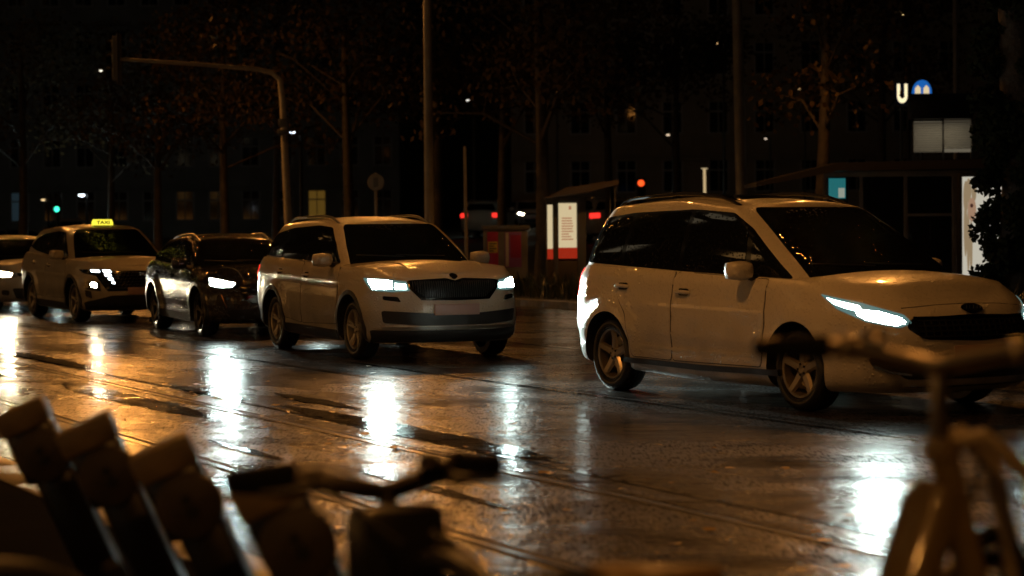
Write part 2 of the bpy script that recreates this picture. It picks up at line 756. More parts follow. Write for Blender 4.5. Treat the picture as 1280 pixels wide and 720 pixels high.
    for f in bm.faces:
        cc = f.calc_center_median()
        for ax in (a, -a):
            d = math.hypot(cc.x - ax, cc.z - R - .01)
            if abs(cc.y) < W - .27 and d < R + .06 and cc.z < R + R + .1:
                f.material_index = wi
    nv = [bm.verts.new(v) for v in gv]
    for f in gf_:
        try:
            bm.faces.new([nv[i] for i in f]).material_index = 0
        except ValueError:
            pass
    for f in bm.faces:
        f.smooth = True
    bmesh.ops.recalc_face_normals(bm, faces=bm.faces[:])
    me2 = bpy.data.meshes.new('body')
    bm.to_mesh(me2)
    bm.free()
    for m_ in me.materials:
        me2.materials.append(m_)
    me2.set_sharp_from_angle(angle=math.radians(32))
    link('body', me2, root)

    def side(poly, s):
        return [(x, s * W, z) for x, z in poly]

    def D(name, bv_, pts, yaw, material, parent=root, **k):
        return decal(MB(), bv_, pts, yaw, material, **k).build(name, parent)

    # glazing
    bw, tw = S['ws_half']
    zt0 = S['ws_z'][1]
    zb0 = bf - .03
    pil = S.get('pillar', .10)

    def front_limit(z):
        t = max(0, min(1.1, (z - zb0) / (zt0 - zb0)))
        hh = bvh_top.ray_cast(Vector((9, bw + (tw - bw) * t + .012, z)), Vector((-1, 0, 0)))[0]
        return hh.x if hh else 9

    def clamp(poly, extra):
        return [(min(x, front_limit(z) - pil - extra), z) for x, z in poly]
    D('windshield', bvh_top, [(9, -bw, zb0), (9, bw, zb0), (9, (bw + tw) / 2 + .015, (zb0 + zt0) / 2), (9, tw, zt0), (9, -tw, zt0), (9, -(bw + tw) / 2 - .015, (zb0 + zt0) / 2)], 0, glass, off=.008, rnd=.06, res=.035)
    rz0, rz1 = S['rg_z']
    D('rear_window', bvh_top, [(-9, -bw * .9, rz0), (-9, bw * .9, rz0), (-9, tw * .95, rz1), (-9, -tw * .95, rz1)], PI, glass, off=.003, rnd=.08, res=.07)
    for s in (1, -1):
        D('window_surround', bvh_top, side(clamp(S['dlo'], 0), s), s * PI / 2, gloss, off=.004, thick=.02, rnd=.05, res=.03)
        for poly in S['side_glass']:
            D('side_window', bvh_top, side(clamp(poly, .03), s), s * PI / 2, glass, off=.0075, thick=.012, rnd=.035, res=.03)
        if S.get('glass_trim'):
            P = S['glass_trim']
            t = MB()
            strip_decal(t, bvh_top, side(P, s), s * PI / 2, .022, S.get('trim_mat', gloss), off=.009)
            t.build('window_trim', root)
        # doors lie a few millimetres proud over a dark rubber seal
        for poly, hx, hz in S['doors']:
            cx = sum(p[0] for p in poly) / len(poly)
            cz = sum(p[1] for p in poly) / len(poly)
            big = [(cx + (x - cx) * (1 + .009 / abs(x - cx)) if abs(x - cx) > .01 else x, cz + (z - cz) * (1 + .009 / abs(z - cz)) if abs(z - cz) > .01 else z) for x, z in poly]
            d = D('door', bvh_low, side(poly, s), s * PI / 2, pm, off=.006, thick=.012, rnd=.05, res=.035)
            D('door_seal', bvh_low, side(big, s), s * PI / 2, plastic, parent=d, off=.0015, thick=.012, rnd=.05, res=.07)
            hb = MB()
            decal(hb, bvh_low, side([(hx - .075, hz - .035), (hx + .075, hz - .035), (hx + .08, hz + .03), (hx - .08, hz + .03)], s), s * PI / 2, gloss, off=.008, thick=.012, rnd=.03, res=.03)  # dark patch painted in for the shade of the recess behind the handle
            hit = bvh_low.ray_cast(Vector((hx, s * 4, hz)), Vector((0, -s, 0)))[0]
            hm = S.get('handle_mat', pm)
            yy = hit.y + s * .032
            hb.tube([(hx + .105, hit.y + s * .008, hz), (hx + .085, yy, hz), (hx, yy + s * .004, hz + .004), (hx - .085, yy, hz), (hx - .105, hit.y + s * .008, hz)], [.012, .016, .017, .016, .012], hm, 8)
            hb.build('handle', d)
    # cladding: arches and sills
    if S.get('clad'):
        cw = S['clad']
        for s in (1, -1):
            for ax in (a, -a):
                m_ = MB()
                P = []
                Ra = R + S.get('arch', .045) - .002
                N = 22
                a0, a1 = -.25, PI + .25
                outer = [(ax + (Ra + cw) * math.cos(a0 + (a1 - a0) * k / N), R + .01 + (Ra + cw) * math.sin(a0 + (a1 - a0) * k / N)) for k in range(N + 1)]
                inner = [(ax + Ra * math.cos(a1 + (a0 - a1) * k / N), R + .01 + Ra * math.sin(a1 + (a0 - a1) * k / N)) for k in range(N + 1)]
                decal(m_, bvh_low, side(outer + inner, s), s * PI / 2, S.get('clad_mat', plastic), off=.012, thick=.03, rnd=0, res=.035)
                m_.build('arch_trim', root)
            x0, x1 = a - R - .06 - cw, -a + R + .06 + cw
            D('sill_trim', bvh_low, side([(x0, c + .03), (x0, c + .13), (x1, c + .16), (x1, c + .05)], s), s * PI / 2, plastic, off=.012, thick=.03, rnd=.02, res=.08)
    # mirrors
    mx, mz = S['mirror']
    for s in (1, -1):
        y0 = S['mirror_y']
        m_ = MB()
        bm = bmesh.new()
        bmesh.ops.create_cube(bm, size=1)
        bmesh.ops.subdivide_edges(bm, edges=bm.edges[:], cuts=3, use_grid_fill=True)
        for v in bm.verts:
            p = v.co.copy()
            q = p.normalized() * .5
            p = p * .45 + q * .62
            sc = 1 - .22 * (p.x > 0) * p.x * 2
            v.co = Vector((p.x * .17, p.y * .24 * sc, p.z * .155 * sc))
        bm.verts.index_update()
        vs = [v.co + Vector((mx, s * (y0 + .13), mz)) for v in bm.verts]
        m_.add(vs, [[v.index for v in f.verts] for f in bm.faces], S.get('mirror_mat', pm))
        bm.free()
        mo = m_.build('wing_mirror', root, smooth=60)
        f_ = MB()
        f_.tube([(mx + .03, s * (y0 - .05), mz - .06), (mx + .02, s * (y0 + .05), mz - .055)], [.04, .028], plastic, 8)
        f_.bbox((mx - .083, s * (y0 + .13), mz), (.01, .19, .11), gloss, .004)
        f_.build('mirror_foot', mo)
    # wheels
    ty, ri, di = make_wheel_meshes(R, S['rim'], S.get('tyre_w', .225), S['spokes'][0], S['rim_mat'], S['spokes'][1])
    st = S.get('steer', 0)
    for ax in (a, -a):
        for s in (1, -1):
            w = link('wheel', di, root)
            w.location = (ax, s * (W - .135), R)
            w.rotation_euler = (0, random.random() * .0, (0 if s < 0 else PI) + (st if ax > 0 else 0))
            link('tyre', ty, w)
            link('rim', ri, w)
    # roof rails
    if S.get('rails'):
        x0, x1, rm = S['rails']
        for s in (1, -1):
            m_ = MB()
            P, N = [], 14
            for k in range(N + 1):
                x = x0 + (x1 - x0) * k / N
                h = bvh_top.ray_cast(Vector((x, s * wr * S.get('rail_y', .86), 4)), Vector((0, 0, -1)))[0]
                lift = S.get('rail_h', .05) * min(1, min(k, N - k) / 1.6)
                P.append((x, s * wr * S.get('rail_y', .86), h.z + lift - .004))
            m_.tube(P, [.012] + [.017] * (N - 1) + [.012], rm, 8)
            m_.build('roof_rail', root)
    # wipers
    m_ = MB()
    for y0, y1 in ((.55 * bw, -.25 * bw), (-.15 * bw, -.85 * bw)):
        P = []
        for k in range(7):
            y = y0 + (y1 - y0) * k / 6
            h = bvh.ray_cast(Vector((6, y, bf + hc + .035 + .02 * k / 6)), Vector((-1, 0, 0)))[0]
            P.append(h + Vector((.022, 0, .006)))
        m_.tube(P, .008, plastic, 6)
    m_.build('wiper', root)
    # underside floor pan keeps light from passing under the shell
    if S.get('extra'):
        S['extra'](root, bvh_low, bvh_top, bvh, S, D, dict(plastic=plastic, gloss=gloss, glass=glass, chrome=chrome, pm=pm))
    return root


def emblem(root, bvh, z, x_dir, rad, style, chrome, gloss):
    h = bvh.ray_cast(Vector((6, 0, z)), Vector((-1, 0, 0)))
    p, n = h[0], h[1]
    if n.x < 0:
        n = -n
    q = n.to_track_quat('Y', 'Z').to_matrix().to_4x4()
    M = Matrix.Translation(p + n * .004) @ q
    m_ = MB()
    if style == 'oval':
        M2 = M @ Matrix.Diagonal((1.75, 1, .78, 1))
        m_.lathe([(0, .006), (rad * .82, .006), (rad * .84, .012), (rad, .010), (rad, -.01)], chrome, 28, M2)
        m_.lathe([(0, .0075), (rad * .8, .0075)], gloss, 28, M2)
        for k in (-.5, -.15, .2, .5):
            m_.box(M2 @ Vector((rad * k, .009, 0)), (.004, .004, rad * .8), chrome)
    elif style == 'ring':
        m_.lathe([(0, .006), (rad * .82, .006), (rad * .84, .012), (rad, .010), (rad, -.01)], chrome, 28, M)
        m_.lathe([(0, .0075), (rad * .8, .0075)], gloss, 28, M)
        m_.prism([(-rad * .6, -rad * .1), (rad * .1, rad * .15), (rad * .62, rad * .5), (rad * .3, rad * .05), (rad * .1, -rad * .5), (-rad * .1, -rad * .1)],
                 M @ Vector((0, .007, 0)), M.to_3x3() @ Vector((1, 0, 0)), M.to_3x3() @ Vector((0, 0, 1)), n, .004, chrome)
    elif style == 'slant':
        M2 = M @ Matrix.Diagonal((1.6, 1, .8, 1))
        m_.lathe([(rad * .84, .004), (rad * .84, .012), (rad, .010), (rad, -.01)], chrome, 28, M2)
        for k in (-.4, .4):
            m_.box(M2 @ Vector((rad * k, .006, 0)), (.006, .018, rad * 1.1), chrome)
        m_.box(M2 @ Vector((0, .006, 0)), (.006, rad * 1.2, .016), chrome)
    else:
        m_.box(M @ Vector((0, .006, 0)), (.01, rad * 1.3, rad * 1.1), chrome)
    m_.build('emblem', root)


def light_unit(name, D, bvh, root, pts, yaw, em, gloss, lens_pts, **k):
    """dark housing that follows the body with lit lens cells set into its face"""
    h = D(name, bvh, pts, yaw, gloss, off=.006, thick=.02, rnd=k.get('rnd', .03), res=.035)
    for lp, m_ in lens_pts:
        D('lens', bvh, lp, yaw, m_, parent=h, off=.0085, thick=.004, rnd=.012, res=.03)
    return h


# ------------------------------------------------------------------ the five cars
WHITE = paint('white car paint', (.74, .70, .62))
WHITE_B = paint('warm white car paint', (.64, .58, .47))
BLACK = paint('black car paint', (.014, .014, .015), rough=.2)
CREAM = paint('pale grey car paint', (.55, .54, .52))
ALLOY = mat('alloy rim silver', (.48, .44, .38), .30, metal=.7, bump=(60, .1, .002))
ALLOY_D = mat('alloy rim grimy', (.34, .30, .25), .30, metal=.75, bump=(60, .1, .002))
RAIL_B = mat('black roof rail', (.015, .015, .015), .25)
RAIL_S = mat('satin roof rail', (.5, .5, .48), .3, metal=1)
HEAD = glow('headlight white', (.78, 1, .95), 120)
HEAD_DIM = glow('headlight white side cell', (.70, 1, .95), 14)
DRL = glow('daytime light cell', (.85, .95, 1), 7)
HALO = glow('halogen lens', (1, .86, .58), 80)
TAIL = glow('tail light red lit', (1, .03, .02), 1.6)
TAIL_D = mat('tail light red', (.25, .008, .008), .12, coat=1)
PLATE = mat('number plate face', (.42, .27, .24), .4)
MESHM = mat('grille mesh', (.02, .02, .02), .3)
CHROME = mat('chrome trim', (.75, .74, .72), .12, metal=1)
COVER = glow('headlight cover glow', (.40, .80, .76), .22)
LENSC = mat('headlight lens clear', (.25, .26, .27), .06, coat=1)


def pair(f):
    for s in (1, -1):
        f(s)


def bars(root, bvh, name, zs, y0f, material, w=.012, off=.012, vertical=None):
    m_ = MB()
    for z in zs:
        y0 = y0f(z)
        strip_decal(m_, bvh, [(3, -y0, z), (3, 0, z), (3, y0, z)], 0, w, material, off=off)
    if vertical:
        for y in vertical:
            strip_decal(m_, bvh, [(3, y, zs[0]), (3, y, zs[-1])], 0, w, material, off=off)
    return m_.build(name, root)


def mpv_extra(root, low, top, bvh, S, D, M):
    W = S['W']
    g = D('grille', low, [(3, -.50, .61), (3, -.62, .70), (3, -.56, .775), (3, 0, .795), (3, .56, .775), (3, .62, .70), (3, .50, .61), (3, 0, .59)], 0, M['gloss'], off=.006, rnd=.04)
    bars(g, low, 'grille_bar', [.63, .67, .71, .75], lambda z: .53, MESHM, .010, .014, [k * .06 for k in range(-8, 9)])
    bars(g, low, 'grille_chrome', [.775], lambda z: .55, CHROME, .012, .016)
    D('bumper_intake', low, [(3, -.62, .30), (3, -.70, .38), (3, -.60, .46), (3, .60, .46), (3, .70, .38), (3, .62, .30)], 0, M['plastic'], off=.006, rnd=.04)
    bars(root, low, 'bumper_chrome_strip', [.245], lambda z: .62, CHROME, .014, .012)
    p = MB()
    p.bbox((S['xf'] + .01, 0, .50), (.02, .52, .115), PLATE, .006)
    p.build('number_plate', root)

    def f(s):
        yaw = s * .75
        h = light_unit('headlight', D, low, root, [(1.72, s * .93, .955), (2.07, s * .80, .89), (2.34, s * .60, .80), (2.38, s * .545, .735), (2.32, s * .62, .70), (2.14, s * .80, .745), (1.90, s * .90, .84)], yaw, HEAD, COVER, [
            ([(1.78, s * .915, .928), (1.92, s * .875, .898), (2.05, s * .80, .868), (2.10, s * .79, .815), (1.98, s * .875, .845), (1.86, s * .90, .878)], HEAD_DIM),
            ([(2.04, s * .835, .838), (2.19, s * .735, .826), (2.32, s * .61, .775), (2.345, s * .575, .738), (2.30, s * .635, .715), (2.14, s * .79, .757), (2.07, s * .825, .79)], HEAD)], rnd=.02)
        fr = D('fog_light_surround', low, [(3, s * .57, .335), (3, s * .82, .40), (3, s * .84, .47), (3, s * .62, .42)], s * .35, M['plastic'], off=.006, rnd=.03, res=.04)
        strip_decal_b = MB()
        strip_decal(strip_decal_b, low, [(3, s * .58, .335), (3, s * .70, .355), (3, s * .81, .40)], s * .35, .018, CHROME, off=.012)
        strip_decal_b.build('fog_light_trim', fr)
        D('tail_light', low, [(-2.26, s * .80, .84), (-2.26, s * .78, 1.10), (-2.02, s * .95, 1.12), (-2.10, s * .95, .84)], PI - s * .9, TAIL, off=.008, rnd=.03)
        b_ = MB()
        strip_decal(b_, low, [(1.2, s * W, .30), (0, s * W, .285), (-1.15, s * W, .30)], s * PI / 2, .05, M['plastic'], off=.006)
        b_.build('sill_trim', root)
        b2 = MB()
        strip_decal(b2, low, [(.9, s * W, .43), (0, s * W, .42), (-.9, s * W, .44)], s * PI / 2, .022, M['pm'], off=.014)
        b2.build('side_moulding', root)
    pair(f)
    # bonnet shut line and panoramic roof glass
    m_ = MB()
    strip_decal(m_, low, [(3, -.60, .85), (3, -.3, .872), (3, 0, .878), (3, .3, .872), (3, .60, .85)], 0, .007, M['plastic'], off=.0015)
    m_.build('bonnet_seam', root)
    decal(MB(), top, [(-.15, -.44, 3), (-.15, .44, 3), (-1.6, .44, 3), (-1.6, -.44, 3)], 0, M['glass'], off=.004, rnd=.05, res=.1, pitch=PI / 2).build('roof_glass', root)
    emblem(root, low, .835, 1, .062, 'oval', CHROME, M['gloss'])


MPV = dict(name='people_carrier', W=.958, axle=1.425, R=.338, rim=.232, clear=.17, xf=2.54, xr=-2.28, z_nose=.91, z_cowl=1.17, belt_f=1.05, belt_r=1.155,
           ws_base=1.74, ws_top=.42, roof_rear=-1.96, glass_rear=-2.24, roof=1.785, roof_f=1.68, roof_r=1.66, roof_peak=-.7, w_roof=.675, w_belt=.915,
           paint=WHITE, ws_half=(.76, .58), ws_z=(1.125, 1.655), rg_z=(1.18, 1.56), spokes=(5, 'five'), rim_mat=ALLOY_D, hood_crown=.075,
           nose=[.14, .06, .015, 0, .03, .11, .25], cf=.86, nhood=2.3, z_mid=.62, flare=.03, crease=[(.80, .012, .05), (.45, -.012, .06)],
           side_glass=[[(1.36, 1.085), (.68, 1.105), (.60, 1.43)], [(.60, 1.105), (.52, 1.45), (.26, 1.585), (-.32, 1.63), (-.36, 1.13)],
                       [(-.43, 1.135), (-.39, 1.63), (-1.24, 1.61), (-1.32, 1.17)], [(-1.39, 1.175), (-1.31, 1.605), (-1.80, 1.565), (-2.02, 1.34), (-2.04, 1.22), (-1.93, 1.195)]],
           dlo=[(1.42, 1.065), (.56, 1.48), (.24, 1.615), (-.36, 1.65), (-1.32, 1.63), (-1.83, 1.585), (-2.05, 1.35), (-2.07, 1.205), (-1.9, 1.17), (-.36, 1.11)],
           doors=[([(.96, .34), (1.0, .62), (.985, 1.055), (-.36, 1.10), (-.38, .33)], -.20, .93), ([(-.40, .33), (-.385, 1.10), (-1.40, 1.145), (-1.36, .98), (-1.10, .72), (-1.0, .34)], -1.18, .965)],
           mirror=(.74, 1.13), mirror_y=.885, rails=(.16, -1.86, RAIL_B), rail_h=.055, extra=mpv_extra, tail=[.16, .08, .03, 0, .02, .04, .07], handle_mat=WHITE)


def suv_extra(root, low, top, bvh, S, D, M):
    g = D('grille', low, [(3, -.40, .70), (3, -.53, .83), (3, -.55, .915), (3, -.10, .935), (3, 0, .905), (3, .10, .935), (3, .55, .915), (3, .53, .83), (3, .40, .70)], 0, M['gloss'], off=.01, rnd=.03)
    gb = MB()
    for k in range(-19, 20):
        y = k * .026
        zt = .905 if abs(y) > .06 else .885
        zb = .72 + max(0, abs(y) - .36) * .75
        strip_decal(gb, low, [(3, y, zb), (3, y, zt)], 0, .009, MESHM, off=.024)
    gb.build('grille_slat', g)
    cb = MB()
    strip_decal(cb, low, [(3, -.55, .905), (3, -.53, .83), (3, -.41, .702), (3, 0, .695), (3, .41, .702), (3, .53, .83), (3, .55, .905)], 0, .02, CHROME, off=.02)
    cb.build('grille_surround', g)
    D('bumper_intake', low, [(3, -.80, .44), (3, -.82, .58), (3, -.3, .545), (3, .3, .545), (3, .82, .58), (3, .80, .44), (3, .4, .41), (3, -.4, .41)], 0, M['plastic'], off=.006, rnd=.03)
    D('lower_bumper', low, [(3, -.86, .20), (3, -.90, .36), (3, -.5, .355), (3, .5, .355), (3, .90, .36), (3, .86, .20)], 0, M['plastic'], off=.008, rnd=.03)
    bars(root, low, 'bumper_strip', [.385], lambda z: .80, RAIL_S, .03, .02)
    p = MB()
    p.bbox((S['xf'] + .012, 0, .585), (.02, .55, .125), PLATE, .006)
    p.build('number_plate', root)

    def f(s):
        yaw = s * .6
        light_unit('headlight', D, low, root, [(1.72, s * .90, .945), (2.02, s * .74, .935), (2.22, s * .555, .90), (2.24, s * .55, .80), (2.12, s * .72, .79), (1.90, s * .87, .805)], yaw, HEAD, COVER, [
            ([(1.80, s * .875, .93), (2.00, s * .76, .925), (2.10, s * .70, .91), (2.11, s * .70, .82), (1.92, s * .86, .82)], HEAD),
            ([(2.12, s * .68, .89), (2.20, s * .58, .875), (2.215, s * .575, .815), (2.13, s * .68, .815)], HEAD_DIM)], rnd=.02)
        D('fog_light', low, [(3, s * .63, .675), (3, s * .80, .70), (3, s * .80, .745), (3, s * .66, .735)], s * .5, M['gloss'], off=.008, rnd=.02, res=.03)
        D('tail_light', low, [(-2.38, s * .60, .88), (-2.38, s * .62, 1.06), (-2.12, s * .95, 1.05), (-2.16, s * .95, .86)], PI - s * .9, TAIL, off=.008, rnd=.03)
    pair(f)
    m_ = MB()
    strip_decal(m_, low, [(2.18, -.50, 3), (1.6, -.44, 3), (1.1, -.40, 3)], 0, .02, M['pm'], off=.004) if False else None
    for s in (1, -1):
        r_ = MB()
        P = []
        for k in range(9):
            x, y = 2.02 - k * .11, s * (.46 + .012 * k)
            h = low.ray_cast(Vector((x, y, 4)), Vector((0, 0, -1)))[0]
            P.append(h + Vector((0, 0, .002)))
        r_.tube(P, [.004] + [.012] * 7 + [.004], M['pm'], 8)
        r_.build('bonnet_crease', root)
    emblem(root, low, .955, 1, .05, 'ring', CHROME, M['gloss'])


SUV = dict(name='sport_utility_vehicle', W=.941, axle=1.395, R=.35, rim=.235, clear=.19, xf=2.30, xr=-2.40, z_nose=.985, z_cowl=1.16, belt_f=1.07, belt_r=1.16,
           ws_base=1.28, ws_top=.28, roof_rear=-2.0, glass_rear=-2.30, roof=1.66, roof_f=1.575, roof_r=1.55, roof_peak=-.5, w_roof=.665, w_belt=.925,
           paint=WHITE_B, ws_half=(.77, .58), ws_z=(1.165, 1.555), rg_z=(1.18, 1.48), spokes=(5, 'twin'), rim_mat=ALLOY, hood_crown=.065,
           nose=[.13, .05, .015, 0, .02, .05, .15], cf=.66, nhood=2.9, z_mid=.66, flare=.028, crease=[(.92, .014, .03), (.40, -.01, .05)], clad=.05,
           side_glass=[[(.95, 1.115), (.72, 1.30), (.30, 1.50), (-.28, 1.53), (-.32, 1.125)], [(-.38, 1.125), (-.34, 1.53), (-1.20, 1.50), (-1.28, 1.16)],
                       [(-1.34, 1.165), (-1.26, 1.495), (-1.75, 1.44), (-2.02, 1.23), (-1.95, 1.19)]],
           dlo=[(1.02, 1.10), (.73, 1.325), (.30, 1.525), (-.3, 1.55), (-1.25, 1.52), (-1.78, 1.46), (-2.07, 1.23), (-1.97, 1.175), (-.3, 1.11)],
           doors=[([(.90, .40), (.95, .70), (.92, 1.08), (-.33, 1.105), (-.36, .37)], -.16, .955), ([(-.38, .37), (-.35, 1.105), (-1.36, 1.145), (-1.30, .98), (-1.03, .74), (-.95, .42)], -1.16, .985)],
           mirror=(.66, 1.14), mirror_y=.885, rails=(.05, -1.85, RAIL_S), rail_h=.05, extra=suv_extra, handle_mat=WHITE_B)


def crossover_extra(root, low, top, bvh, S, D, M):
    D('grille', low, [(3, -.42, .50), (3, -.52, .66), (3, -.44, .74), (3, .44, .74), (3, .52, .66), (3, .42, .50)], 0, M['gloss'], off=.01, rnd=.05)
    D('bumper_intake', low, [(3, -.62, .26), (3, -.66, .40), (3, .66, .40), (3, .62, .26)], 0, M['plastic'], off=.008, rnd=.04)
    p = MB()
    p.bbox((S['xf'] + .012, 0, .47), (.02, .52, .115), PLATE, .006)
    p.build('number_plate', root)

    def f(s):
        light_unit('headlight', D, low, root, [(1.62, s * .89, .84), (1.90, s * .76, .81), (2.14, s * .50, .74), (2.13, s * .53, .69), (1.95, s * .74, .68), (1.75, s * .865, .715)], s * .65, HEAD, M['gloss'], [
            ([(1.70, s * .865, .82), (1.90, s * .76, .795), (2.07, s * .60, .752), (2.06, s * .62, .705), (1.93, s * .75, .70), (1.78, s * .85, .725)], HEAD)], rnd=.02)
        v = D('air_vent', low, [(3, s * .66, .40), (3, s * .80, .46), (3, s * .78, .60), (3, s * .70, .57)], s * .5, M['plastic'], off=.008, rnd=.03)
        t = MB()
        strip_decal(t, low, [(3, s * .67, .41), (3, s * .735, .60)], s * .5, .016, mat('copper trim', (.45, .22, .12), .25, metal=1), off=.012)
        t.build('vent_trim', v)
        D('tail_light', low, [(-2.2, s * .5, .86), (-2.2, s * .5, .94), (-1.95, s * .93, .95), (-1.98, s * .93, .86)], PI - s * .9, TAIL_D, off=.008, rnd=.02)
    pair(f)
    for s in (1, -1):
        r_ = MB()
        P = []
        for k in range(9):
            x, y = 1.95 - k * .10, s * (.40 + .014 * k)
            h = low.ray_cast(Vector((x, y, 4)), Vector((0, 0, -1)))[0]
            P.append(h + Vector((0, 0, .002)))
        r_.tube(P, [.004] + [.014] * 7 + [.004], M['pm'], 8)
        r_.build('bonnet_crease', root)
    emblem(root, low, .665, 1, .05, 'block', CHROME, M['gloss'])


CROSS = dict(name='crossover_car', W=.92, axle=1.34, R=.335, rim=.24, clear=.17, xf=2.20, xr=-2.22, z_nose=.80, z_cowl=1.02, belt_f=.93, belt_r=1.06,
             ws_base=1.22, ws_top=.12, roof_rear=-1.75, glass_rear=-2.12, roof=1.46, roof_f=1.37, roof_r=1.33, roof_peak=-.4, w_roof=.62, w_belt=.905,
             paint=BLACK, ws_half=(.74, .54), ws_z=(1.02, 1.35), rg_z=(1.08, 1.27), spokes=(5, 'twin'), rim_mat=mat('dark alloy rim', (.12, .11, .1), .3, metal=1), hood_crown=.075,
             nose=[.16, .06, .015, 0, .03, .10, .24], cf=.80, nhood=2.5, z_mid=.6, flare=.035, crease=[(.78, .014, .04), (.4, -.016, .06)], clad=.045,
             side_glass=[[(.86, .985), (.62, 1.12), (.15, 1.31), (-.30, 1.335), (-.34, 1.005)], [(-.40, 1.01), (-.36, 1.335), (-1.02, 1.30), (-1.22, 1.05)],
                         [(-1.28, 1.06), (-1.09, 1.295), (-1.40, 1.25), (-1.70, 1.10)]],
             dlo=[(.95, .97), (.64, 1.14), (.15, 1.33), (-.3, 1.355), (-1.05, 1.325), (-1.43, 1.265), (-1.75, 1.10), (-1.3, 1.045), (-.3, .99)],
             doors=[([(.86, .36), (.90, .62), (.87, .945), (-.35, .985), (-.38, .35)], -.17, .83), ([(-.40, .35), (-.37, .985), (-1.33, 1.03), (-1.28, .90), (-1.0, .70), (-.92, .38)], -1.13, .87)],
             mirror=(.60, 1.02), mirror_y=.86, rails=(.0, -1.65, RAIL_S), rail_h=.03, extra=crossover_extra, glass_trim=[(.92, .985), (-.3, .995), (-1.3, 1.04), (-1.72, 1.10)], trim_mat=CHROME)


def taxi_extra(root, low, top, bvh, S, D, M):
    g = D('grille', low, [(3, -.58, .52), (3, -.70, .72), (3, -.76, .845), (3, -.5, .845), (3, .5, .845), (3, .76, .845), (3, .70, .72), (3, .58, .52)], 0, M['gloss'], off=.008, rnd=.04)
    gb = MB()
    for z in (.56, .61, .66, .71, .76, .81):
        for k in range(-8, 9):
            y = k * .062 + (.031 if int(z * 100) % 2 else 0)
            strip_decal(gb, low, [(3, y - .024, z), (3, y + .024, z + .02)], 0, .014, MESHM, off=.016)
    gb.build('grille_mesh', g)
    D('lower_bumper', low, [(3, -.84, .22), (3, -.88, .34), (3, -.5, .45), (3, .5, .45), (3, .88, .34), (3, .84, .22)], 0, M['plastic'], off=.008, rnd=.03)
    p = MB()
    p.bbox((S['xf'] + .012, 0, .52), (.02, .52, .115), PLATE, .006)
    p.build('number_plate', root)

    def f(s):
        yaw = s * .35
        h = D('daytime_light', low, [(3, s * .90, .875), (3, s * .50, .865), (3, s * .43, .60), (3, s * .50, .60), (3, s * .62, .74), (3, s * .88, .82)], yaw, M['gloss'], off=.012, rnd=.02)
        for y0, z0, w_, h_ in ((.715, .842, .115, .036), (.555, .838, .115, .036), (.545, .775, .10, .036), (.510, .712, .075, .034), (.475, .655, .055, .034)):
            D('lens', low, [(3, s * (y0 + w_ / 2 + .01), z0 + h_ / 2 + .006), (3, s * (y0 - w_ / 2 + .01), z0 + h_ / 2), (3, s * (y0 - w_ / 2), z0 - h_ / 2), (3, s * (y0 + w_ / 2), z0 - h_ / 2 + .006)], yaw, DRL, parent=h, off=.016, thick=.006, rnd=.008, res=.03)
        h2 = D('headlight', low, [(3, s * .66, .52), (3, s * .87, .56), (3, s * .86, .68), (3, s * .68, .675)], s * .6, M['gloss'], off=.01, rnd=.03)
        D('lens', low, [(3, s * .715, .575), (3, s * .80, .59), (3, s * .80, .665), (3, s * .72, .66)], s * .6, HALO, parent=h2, off=.014, thick=.006, rnd=.03, res=.025)
        D('fog_light_surround', low, [(3, s * .78, .40), (3, s * .86, .44), (3, s * .87, .54), (3, s * .80, .52)], s * .8, M['plastic'], off=.008, rnd=.02)
        D('tail_light', low, [(-2.2, s * .5, .90), (-2.2, s * .5, .98), (-1.95, s * .93, 1.0), (-1.98, s * .93, .80)], PI - s * .9, TAIL_D, off=.008, rnd=.02)
    pair(f)
    # lit roof sign
    yel = glow('taxi sign yellow', (1, .86, .06), 1.25)
    h = top.ray_cast(Vector((-.05, 0, 4)), Vector((0, 0, -1)))[0]
    sg = MB()
    sg.prism([(-.175, 0), (.175, 0), (.172, .06), (.148, .105), (-.148, .105), (-.172, .06)], h + Vector((.06, 0, .012)), (0, 1, 0), (0, 0, 1), (-1, 0, 0), .12, yel)
    sg.box(h + Vector((0, 0, .006)), (.16, .32, .016), M['plastic'])
    so = sg.build('roof_sign', root)
    t = text_mesh('TAXI', .092, mat('sign black lettering', (.01, .01, .01), .5), bold=.003)
    to = link('lettering', t, so)
    to.location = h + Vector((.063, 0, .062))
    to.rotation_euler = (PI / 2, 0, PI / 2)
    to.scale = (1.15, .8, 1)
    emblem(root, low, .80, 1, .05, 'slant', CHROME, M['gloss'])


